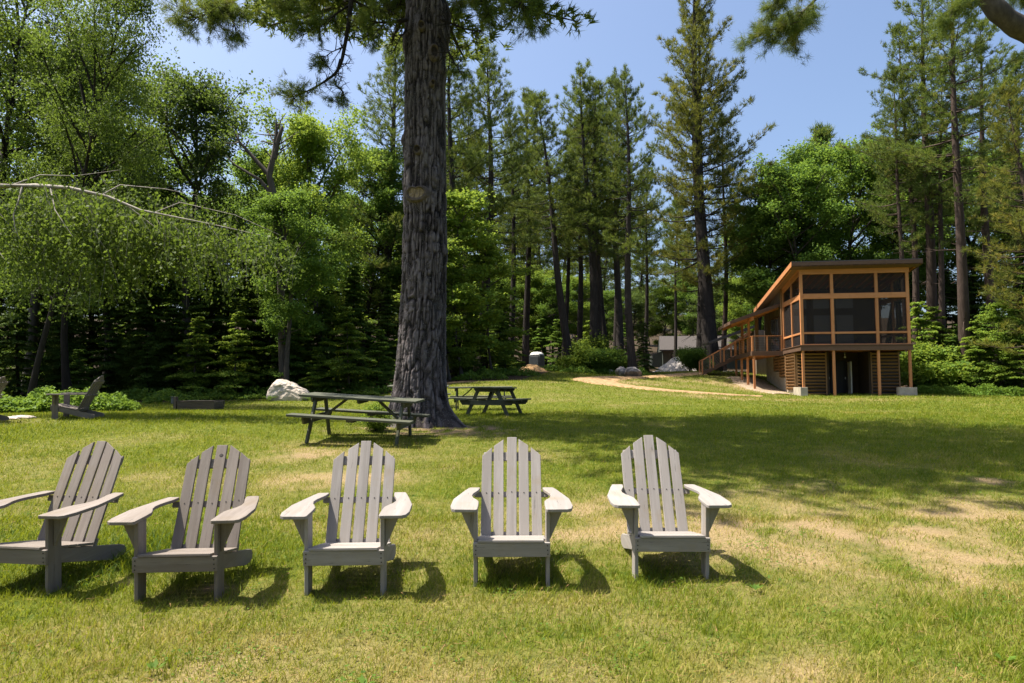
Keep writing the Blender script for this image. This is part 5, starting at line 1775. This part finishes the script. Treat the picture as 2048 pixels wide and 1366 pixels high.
    def spray(p, d, l, nt_, tone):
        t = rng.random((nt_, 1)) ** .7
        c = p + d * l * t + rng.normal(size=(nt_, 3)) * .05
        cs.append(c); ds.append(np.tile(d * .9 + np.array([0, 0, .2]), (nt_, 1))); ts.append(np.full(nt_, tone))
        T.add(np.stack([p, p + d * l * .9]), [.010, .004], 3)

    def limb(pts, r, foliage=(.5, 1.0), nsp=30, twig=.55, dn=-.15, tufts=9, bare=0, yellow=.1):
        Q = np.array([P(*p) for p in pts]); m = len(Q)
        t = np.linspace(0, 1, m); tt = np.linspace(0, 1, m * 4)
        Qs = np.stack([np.interp(tt, t, Q[:, i]) for i in range(3)], 1)
        ker = np.ones(5) / 5
        for i in range(3):
            Qs[2:-2, i] = np.convolve(Qs[:, i], ker, 'valid')
        T.add(Qs, r * (1 - .86 * tt), 7)
        dirs = norm(np.gradient(Qs, axis=0))
        for k in range(nsp):
            q = rng.uniform(*foliage)
            i = min(len(Qs) - 1, int(q * len(Qs)))
            d = norm(dirs[i] * .5 + rng.normal(size=3) * np.array([.7, .7, .45]) + np.array([0, 0, dn]))
            l = twig * rng.uniform(.5, 1.3)
            p = Qs[i]
            T.add(np.stack([p, p + d * l * .6]), [.014, .008], 4)
            for s in range(3):
                d2 = norm(d + rng.normal(size=3) * .5)
                spray(p + d * l * rng.uniform(.4, .75), d2, l * .55, tufts, .45 + rng.normal() * .12 + (.4 if rng.random() < yellow else 0))
        for k in range(bare):
            q = rng.uniform(.1, .85)
            i = min(len(Qs) - 1, int(q * len(Qs)))
            d = norm(dirs[i] * .3 + rng.normal(size=3) * .8)
            l = rng.uniform(.15, .55); p = Qs[i]
            e = p + d * l
            T.add(np.stack([p, p + d * l * .5 + rng.normal(size=3) * .03, e]), [.012, .008, .003], 4)
            for s in range(3):
                d2 = norm(d + rng.normal(size=3) * .7)
                T.add(np.stack([p + d * l * .6, p + d * l * .6 + d2 * l * .5]), [.006, .002], 3)

    # the big hanging limb left of the trunk and its tips
    limb([(820, -230, .3), (760, -160, .0), (705, -40, -.3), (700, 30, -.4), (690, 90, -.5), (680, 140, -.6), (655, 160, -.7), (618, 182, -.8), (578, 196, -.9)], .075, (.86, 1.0), 14, .36, .0, 5, 46, .35)
    limb([(700, 10, -.3), (668, 30, -.5), (640, 55, -.6), (610, 62, -.7)], .03, (.3, 1.0), 17, .38, -.05, 6, 8)
    limb([(705, 0, -.3), (740, 18, 0), (790, 22, .2), (805, 0, .3)], .03, (.2, 1.0), 18, .42, .1, 6, 10)
    limb([(680, 118, -.5), (665, 170, -.6), (690, 180, -.5), (676, 205, -.6)], .018, (.5, 1.0), 5, .25, -.1, 6, 14)
    limb([(694, 40, -.4), (720, 60, -.3), (755, 85, -.2)], .02, (.8, 1.0), 2, .2, 0, 5, 16)
    limb([(690, 92, -.5), (655, 108, -.6), (640, 125, -.6)], .016, (.7, 1.0), 5, .25, 0, 6, 10)
    limb([(812, 40, -.3), (790, 44, -.6), (760, 46, -.8), (735, 40, -1)], .05, (.6, 1.0), 6, .3, .2, 7, 22)
    limb([(813, 60, -.3), (800, 75, -.6), (792, 95, -.7)], .02, (.9, 1.0), 0, .3, 0, 5, 12)
    limb([(880, 60, -.4), (893, 95, -.6), (905, 120, -.7), (925, 150, -.8)], .045, (.9, 1.0), 2, .2, 0, 6, 26)
    limb([(885, 40, -.3), (905, 48, -.4), (940, 62, -.4), (965, 60, -.5)], .035, (.95, 1.0), 0, .2, 0, 6, 22)
    # clumps at the top edge
    limb([(740, -330, 0), (600, -200, -.8), (500, -90, -1.3), (450, -10, -1.6), (420, 25, -1.8), (385, 40, -1.9)], .06, (.62, 1.0), 36, .50, -.15, 6, 16, .2)
    limb([(455, -30, -1.6), (455, 20, -1.6), (470, 55, -1.7)], .02, (.2, 1.0), 12, .34, -.35, 9, 4, .35)
    limb([(640, -200, -.6), (590, -80, -.9), (575, -10, -1), (578, 18, -1)], .03, (.7, 1.0), 9, .3, -.2, 6, 18, .1)
    limb([(860, -300, -.8), (960, -170, -1.2), (1010, -60, -1.4), (1040, 5, -1.6), (1070, 30, -1.7)], .06, (.65, 1.0), 26, .45, -.15, 6, 14, .1)
    limb([(880, -120, -.4), (920, -60, -.8), (960, 0, -1.0), (985, 22, -1.1)], .04, (.5, 1.0), 20, .40, -.1, 6, 12, .1)
    limb([(885, -60, -.2), (905, -30, .2), (935, 20, .5)], .03, (.4, 1.0), 12, .4, -.1, 6, 8, .1)
    limb([(800, -120, .4), (720, -90, .9), (650, -40, 1.2), (620, 15, 1.4)], .04, (.5, 1.0), 16, .45, -.1, 6, 8, .1)
    fine_n = len(cs)
    c = np.concatenate(cs); d = np.concatenate(ds); t = np.concatenate(ts)
    put('lower_limbs', T.mesh('lower_limbs', M['bark_dark']), root)
    x = put('lower_foliage', needles_mesh('lower_foliage', c, d, t, rng, 16, .13, .0075, M['pine'], .85), root); x['kind'] = 'stuff'

    # crown above the picture: long limbs in tiers that throw the dappled shade
    T = Tubes(); cs, ds, ts = [], [], []
    z = 10.6; az = .4
    while z < H - .3:
        tq = (z - 10.6) / (H - 10.6)
        for b in range(6 if tq < .45 else 3):
            az += 2.4 + rng.normal() * .3
            l = 7.6 * (.12 + .88 * (1 - tq) ** .7) * rng.uniform(.6, 1.1)
            s = np.linspace(0, 1, 6); hd = np.array([math.cos(az), math.sin(az), 0]); side = np.array([-hd[1], hd[0], 0])
            b0 = np.array([*crn(np.array(z)), z])
            Q = b0 + np.outer(s * l, hd); Q[:, 2] += l * s * math.tan(R(2 + 42 * tq)) + .10 * l * s ** 2
            T.add(Q, (.016 * l + .015) * (1 - .85 * s), 5)
            q = .3
            while q < 1:
                p = np.array([np.interp(q, s, Q[:, i]) for i in range(3)])
                for sg in (-1, 1):
                    bl = (.38 * l * (1.1 - q) + .3) * rng.uniform(.6, 1.2)
                    dv = norm(hd * .7 + side * sg * rng.uniform(.4, 1) + np.array([0, 0, .1]))
                    nt_ = max(3, int(bl / .17)); tt = rng.random((nt_, 1))
                    cs.append(p + dv * bl * tt + rng.normal(size=(nt_, 3)) * .09); ds.append(np.tile(dv + np.array([0, 0, .5]), (nt_, 1))); ts.append(np.full(nt_, .45 + rng.normal() * .12))
                q += .45 / l
        z += .75 * rng.uniform(.7, 1.3)
    put('upper_limbs', T.mesh('upper_limbs', M['bark_dark']), root)
    x = put('crown', needles_mesh('crown', np.concatenate(cs), np.concatenate(ds), np.concatenate(ts), rng, 11, .29, .058, M['pine']), root); x['kind'] = 'stuff'

    # low sprouts at the foot
    return root


great_pine()


# ---- overhanging pine at the right, its bole beyond the edge
def overhang_pine():
    Y = 8.0
    o = Vector((8.2, 8.6, 0)); o.z = gz(o.x, o.y)
    root = empty('overhanging_pine_tree', o)
    tag(root, 'pine whose thick lichened limb and drooping sprays hang in at the top right', 'tree')
    rng = np.random.default_rng(91)

    def P(px, py, dy=0.0):
        return np.array(at(px, py, Y + dy) - o)
    T = Tubes()
    tr = sway(rng, 17, 14, .15)
    T.add(tr, .30 * (1.08 - np.linspace(0, 1, 14)), 12)
    put('trunk', T.mesh('trunk', M['bark']), root)
    T = Tubes(); cs, ds, ts = [], [], []
    Q = np.array([[.0, 0, 5.4], P(2150, 100, .3), P(2085, 78, .1), P(2035, 55, 0), P(1995, 25, 0), P(1960, -20, 0), P(1925, -90, 0), P(1850, -190, 0), P(1740, -280, 0), P(1650, -330, 0)])
    tt = np.linspace(0, 1, 40); Qs = np.stack([np.interp(tt, np.linspace(0, 1, 10), Q[:, i]) for i in range(3)], 1)
    for _ in range(2):
        for i in range(3): Qs[2:-2, i] = np.convolve(Qs[:, i], np.ones(5) / 5, 'valid')
    T.add(Qs, .155 * (1 - .55 * tt) * (1 + .05 * np.sin(tt * 60)), 12)

    def limb(pts, r, fol, nsp, twig, dn, tufts):
        Q = np.array([P(*p) for p in pts]); m = len(Q)
        tt = np.linspace(0, 1, m * 4); Qs = np.stack([np.interp(tt, np.linspace(0, 1, m), Q[:, i]) for i in range(3)], 1)
        T.add(Qs, r * (1 - .85 * tt), 6)
        D = norm(np.gradient(Qs, axis=0))
        for k in range(nsp):
            i = min(len(Qs) - 1, int(rng.uniform(*fol) * len(Qs)))
            d = norm(D[i] * .8 + rng.normal(size=3) * np.array([.5, .5, .35]) + np.array([0, 0, dn]))
            l = twig * rng.uniform(.5, 1.3); p = Qs[i]
            T.add(np.stack([p, p + d * l * .7]), [.010, .005], 4)
            for s in range(3):
                d2 = norm(d + rng.normal(size=3) * .4)
                t = rng.random((tufts, 1)); q = p + d * l * rng.uniform(.3, .8)
                cs.append(q + d2 * l * .5 * t + rng.normal(size=(tufts, 3)) * .025); ds.append(np.tile(d2 + np.array([0, 0, .1]), (tufts, 1))); ts.append(np.full(tufts, .45 + rng.normal() * .12 + (.35 if rng.random() < .15 else 0)))
    limb([(1760, -270, 0), (1700, -120, 0), (1640, -10, 0), (1600, 30, 0), (1560, 55, 0), (1522, 68, 0)], .03, (.5, 1), 30, .30, -.15, 5)
    limb([(1700, -120, 0), (1650, -30, .2), (1610, 30, .2), (1585, 75, .2)], .02, (.5, 1), 14, .24, -.4, 5)
    limb([(1720, -160, 0), (1640, -70, -.2), (1580, -20, -.3), (1545, 10, -.3)], .02, (.5, 1), 16, .28, -.1, 5)
    limb([(1925, -80, 0), (1940, -30, -.2), (1925, 5, -.3), (1905, 25, -.3)], .03, (.3, 1), 14, .28, -.3, 5)
    limb([(1960, -30, .0), (2000, -60, .3), (2040, -40, .6), (2060, -5, .7)], .03, (.3, 1), 14, .25, -.3, 8)
    put('limb', T.mesh('limb', M['bark_grey']), root)
    x = put('crown', needles_mesh('crown', np.concatenate(cs), np.concatenate(ds), np.concatenate(ts), rng, 20, .10, .0036, M['pine'], .75), root); x['kind'] = 'stuff'


overhang_pine()

# unseen pines added behind the viewer to cut sky light on chair fronts
for i, (x, Y, kind, sc) in enumerate(((-13, -9, 'pineC', .8), (-5.5, -12, 'pineA', .85), (3, -10, 'pineC', .75), (10.5, -12, 'pineC', .8), (18, -7, 'pineA', .8), (-21, -5, 'pineC', .8))):
    r = empty('pine_tree', (x, Y, gz(x, Y) - .05), (0, 0, i * 1.3))
    r.scale = (sc, sc, sc)
    put('trunk', PROTO[kind][0], r); c = put('crown', PROTO[kind][1], r); c['kind'] = 'stuff'
    tag(r, 'unseen pine added behind the viewer to cut sky light on the chairs', 'tree', 'pines added behind the viewer to cut sky light')


# ------------------------------------------------------------------ ground cover, ferns, weeds
def cover(name, label, spots, mat, seed, n, L, Wd, h):
    """spots: (px, Y, half width m, half depth m)"""
    rng = np.random.default_rng(seed)
    cs, hs = [], []
    area = np.array([s[2] * s[3] for s in spots]); k = (n * area / area.sum()).astype(int)
    for (px, Y, rx, ry), m in zip(spots, k):
        x0 = px_x(px, Y)
        a = rng.random(m) * 6.283; r = np.sqrt(rng.random(m))
        x = x0 + np.cos(a) * r * rx; y = Y + np.sin(a) * r * ry
        hh = h * (1 - r ** 3 * .7) * (.35 + 1.2 * vnoise(x * 2.2, y * 2.2, seed)) * rng.random(m) ** .6
        cs.append(np.stack([x, y, ground(x, y) + hh], 1))
    c = np.concatenate(cs); m = len(c)
    nrm = norm(np.array([0, 0, 1.0]) + rng.normal(size=(m, 3)) * .5); a = norm(rng.normal(size=(m, 3)) + np.array([0, 0, -.1]))
    tone = np.clip(.5 + (vnoise(c[:, 0] * 2.5, c[:, 1] * 2.5, seed + 1) - .5) * .7, 0, 1)
    return tag(put(name, leaves_mesh(name, c, a, nrm, tone, L, Wd, mat, rng)), label, kind='stuff')


cover('ground_cover', 'bright leafy ground cover along the shaded wood edge at the left', [(20, 18.5, 1.6, 1.0), (90, 19, 1.6, 1.1), (160, 19.5, 1.6, 1.0), (215, 20.5, 1.0, .7), (-60, 18, 1.5, 1.0)], M['weed'], 3, 16000, .10, .08, .55)
cover('undergrowth', 'low green plants along the foot of the wood', [(300, 29, 2.2, .6), (420, 29.8, 2.0, .6), (520, 30.5, 1.6, .6), (650, 30.5, 1.5, .5), (340, 26, 1.0, .4), (730, 31, 1.6, .6), (960, 38, 1.6, .6), (1000, 42, 2.5, 1.0), (1085, 49.5, 2.2, .6), (1165, 47.5, 1.6, .5),
      (1225, 47.5, 1.4, .5), (1280, 47.5, .8, .5)], M['maple'], 4, 14000, .13, .08, .45)
cover('undergrowth', 'ferny undergrowth right of the cabin', [(1880, 40, 1.6, .8), (1930, 39.5, 1.8, .8), (1985, 39, 1.6, .8), (2040, 38.5, 1.6, .8), (1860, 42, 1.2, .7)], M['weed'], 5, 12000, .14, .07, .5)


def fern(px, Y, s, seed, label):
    rng = np.random.default_rng(seed)
    x0 = px_x(px, Y); z0 = gz(x0, Y)
    root = empty('fern', (x0, Y, z0)); tag(root, label, 'fern', 'ferns at the wood edge')
    for i in range(11):
        a = i * 2.4 + rng.random(); l = s * rng.uniform(.7, 1.1)
        n = 16; t = np.linspace(.1, 1, n)
        hd = np.array([math.cos(a), math.sin(a), 0]); sd = np.array([-hd[1], hd[0], 0])
        mid = np.outer(t * l * .8, hd); mid[:, 2] = l * (1.25 * t - .85 * t * t)
        c, aa = [], []
        for sg in (-1, 1):
            w = .20 * l * np.sin(np.pi * np.clip(t * .85 + .12, 0, 1))
            c.append(mid + sd * (sg * w * .5)[:, None]); aa.append(np.tile(sd * sg + hd * .35, (n, 1)))
        c = np.concatenate(c); aa = np.concatenate(aa)
        put('frond', leaves_mesh('frond', c, aa, np.tile([0, 0, 1.0], (len(c), 1)), np.full(len(c), .5 + rng.normal() * .15), .19 * l, .065 * l, M['weed'], rng), root)


for i, (px, Y, s) in enumerate(((455, 27.5, .55), (410, 27.2, .5), (515, 28.2, .5), (245, 19.8, .6), (540, 27.3, .42), (620, 27.4, .35))):
    fern(px, Y, s, 200 + i, ['fern right above the timber box', 'fern above the left of the timber box', 'fern between the timber box and the boulder', 'large grassy fern at the end of the ground cover', 'fern at the left foot of the boulder', 'small fern at the right foot of the boulder'][i])

# sprout at the foot of the great pine
o = plant('shrub', 756, 13.9, 803, 'small green sprout at the left foot of the great pine', None, 0, 0, .8)


# ------------------------------------------------------------------ grass
def build_grass():
    rng = np.random.default_rng(123)

    def sample(n, y0, y1, pw):
        # density falls with distance
        u = rng.random(n)
        e = 1 - pw
        Y = (y0 ** e + u * (y1 ** e - y0 ** e)) ** (1 / e) if abs(e) > 1e-6 else y0 * (y1 / y0) ** u
        X = (rng.random(n) * 2 - 1) * (Y * .82 + 2.0)
        return X, Y
    parts_v, parts_f3, parts_t = [], [], []
    off = 0

    def blades(X, Y, near):
        nonlocal off
        dry, bare, wood = lawn_fields(X, Y)
        lush = np.exp(-(((X + 2.85) / .55) ** 2 + ((Y - 5.9) / .8) ** 2)) + .8 * np.exp(-(((X + 3.6) / 1.0) ** 2 + ((Y - 6.0) / .5) ** 2))
        keep = (rng.random(len(X)) > np.clip(bare * 1.25 + .30 * dry * (dry > .6), 0, .97)) & (wood < .3 + .3 * rng.random(len(X)))
        X, Y, dry, bare, lush = X[keep], Y[keep], dry[keep], bare[keep], lush[keep]
        n = len(X)
        Z = ground(X, Y)
        D = np.hypot(X, Y)
        tuft = vnoise(X * 5.5, Y * 5.5, 71) * .7 + vnoise(X * 1.7, Y * 1.7, 73) * .6
        h = (.030 + .042 * tuft) * (.55 + .8 * rng.random(n)) * (1 - .35 * dry) + lush * .09 * rng.random(n)
        tall = rng.random(n) < .012
        h = np.where(tall, h * 1.9, h)
        w = np.maximum(.0042, .00070 * D) * (.7 + .7 * rng.random(n))
        h = np.maximum(h, .0022 * D)
        a = rng.random(n) * 6.283
        s = np.stack([np.cos(a), np.sin(a), np.zeros(n)], 1)
        ln = rng.normal(size=(n, 2)) * .55
        lean = np.stack([ln[:, 0] + .12, ln[:, 1], np.zeros(n)], 1) * h[:, None]
        b = np.stack([X, Y, Z - .006], 1)
        tone = .36 + .12 * np.clip((5.2 - Y) / 2, 0, 1) + .46 * dry + (fbm(X * 3.3, Y * 3.3, 77) - .5) * .75 + rng.normal(size=n) * .15 + np.where(rng.random(n) < .10 + .25 * dry, .32, 0) - lush * .35 + (tuft - .6) * -.12
        tone = np.clip(tone, 0, 1)
        up = np.array([0, 0, 1.0])
        if near:
            m = b + lean * .35 + up * (h * .55)[:, None]
            t = b + lean + up * (h * .92)[:, None]
            V = np.stack([b - s * w[:, None] * .5, b + s * w[:, None] * .5, m + s * w[:, None] * .42, m - s * w[:, None] * .42, t], 1).reshape(-1, 3)
            base = (np.arange(n) * 5)[:, None] + off
            F = np.concatenate([base + np.array([0, 1, 2]), base + np.array([0, 2, 3]), base + np.array([3, 2, 4])], 1).reshape(-1, 3)
            parts_t.append(np.repeat(tone, 3)); off += n * 5
        else:
            t = b + lean + up * h[:, None]
            V = np.stack([b - s * w[:, None] * .5, b + s * w[:, None] * .5, t], 1).reshape(-1, 3)
            F = np.arange(n * 3).reshape(-1, 3) + off
            parts_t.append(tone); off += n * 3
        parts_v.append(V); parts_f3.append(F)
    blades(*sample(275000, 1.9, 7.2, .55), True)
    blades(*sample(330000, 7.0, 22, .8), False)
    blades(*sample(150000, 21.5, 52, .8), False)
    me = np_mesh('grass', np.concatenate(parts_v), np.concatenate(parts_f3), [M['grass']], [('tone', 'FACE', np.concatenate(parts_t))])
    tag(put('grass', me), 'short mown grass, green and straw coloured blades', 'grass', kind='stuff')


build_grass()


def broad_weeds():
    rng = np.random.default_rng(9)
    spots = [(1500, 1178, 5.0), (1980, 1255, 3.9), (735, 1325, 3.6), (330, 1290, 3.8), (640, 1240, 4.2), (900, 1205, 4.6), (1730, 1088, 6.0), (1100, 1180, 5.0), (1290, 1250, 4.2), (205, 1255, 4.1)][:4]
    for i, (px, py, Y) in enumerate(spots):
        x = px_x(px, Y); z = gz(x, Y)
        n = 7; c, a, nn = [], [], []
        for k in range(n):
            t = k * 2.4 + rng.random(); d = np.array([math.cos(t), math.sin(t), .35 + .4 * rng.random()]); l = .05 + .03 * rng.random()
            c.append(d * l * .6); a.append(d); nn.append(np.array([0, 0, 1]) - d * .3)
        me = leaves_mesh('lawn_weed', np.array(c), np.array(a), norm(np.array(nn)), np.full(n, .25), .055, .026, M['weed'], rng)
        tag(put('lawn_weed', me, None, (x, Y, z + .03)), 'small broad leaved weed growing in the front lawn', 'weed', 'weeds in the front lawn')


broad_weeds()


def lawn_debris():
    """Fallen brown pine needles and clover leaves in the near lawn."""
    rng = np.random.default_rng(55)
    n = 2600
    Y = 2.3 + 11 * rng.random(n) ** 1.6; X = (rng.random(n) * 2 - 1) * (Y * .8 + .5)
    a = rng.random(n) * 6.283; l = .04 + .06 * rng.random(n)
    d = np.stack([np.cos(a), np.sin(a), rng.normal(size=n) * .15], 1); sd = np.stack([-np.sin(a), np.cos(a), np.zeros(n)], 1)
    c = np.stack([X, Y, ground(X, Y) + .028 + .02 * rng.random(n)], 1)
    w = (.0014 + .0003 * Y)[:, None]
    V = np.stack([c - d * l[:, None] * .5 - sd * w, c - d * l[:, None] * .5 + sd * w, c + d * l[:, None] * .5], 1).reshape(-1, 3)
    me = np_mesh('fallen_needles', V, np.arange(n * 3).reshape(-1, 3), [plain_mat('fallen_needle', (.20, .11, .05), .8, .2, .3, 6, bstr=0)])
    tag(put('fallen_needles', me), 'dry brown pine needles fallen on the lawn', kind='stuff')
    k = 150; cx = []; 
    for i in range(k):
        y = 2.4 + 6 * rng.random() ** 1.3; x = (rng.random() * 2 - 1) * (y * .8)
        m = rng.integers(12, 40)
        cx.append(np.stack([x + rng.normal(size=m) * .10, y + rng.normal(size=m) * .09, np.zeros(m)], 1))
    c = np.concatenate(cx); c[:, 2] = ground(c[:, 0], c[:, 1]) + .02 + .03 * rng.random(len(c))
    m = len(c)
    nr = norm(np.array([0, 0, 1.0]) + rng.normal(size=(m, 3)) * .3); aa = norm(rng.normal(size=(m, 3)) * np.array([1, 1, .2]))
    me = leaves_mesh('clover', c, aa, nr, np.clip(.35 + rng.normal(size=m) * .2, 0, 1), .020, .017, M['weed'], rng)
    tag(put('clover', me), 'small clover leaves in the near lawn', kind='stuff')


lawn_debris()
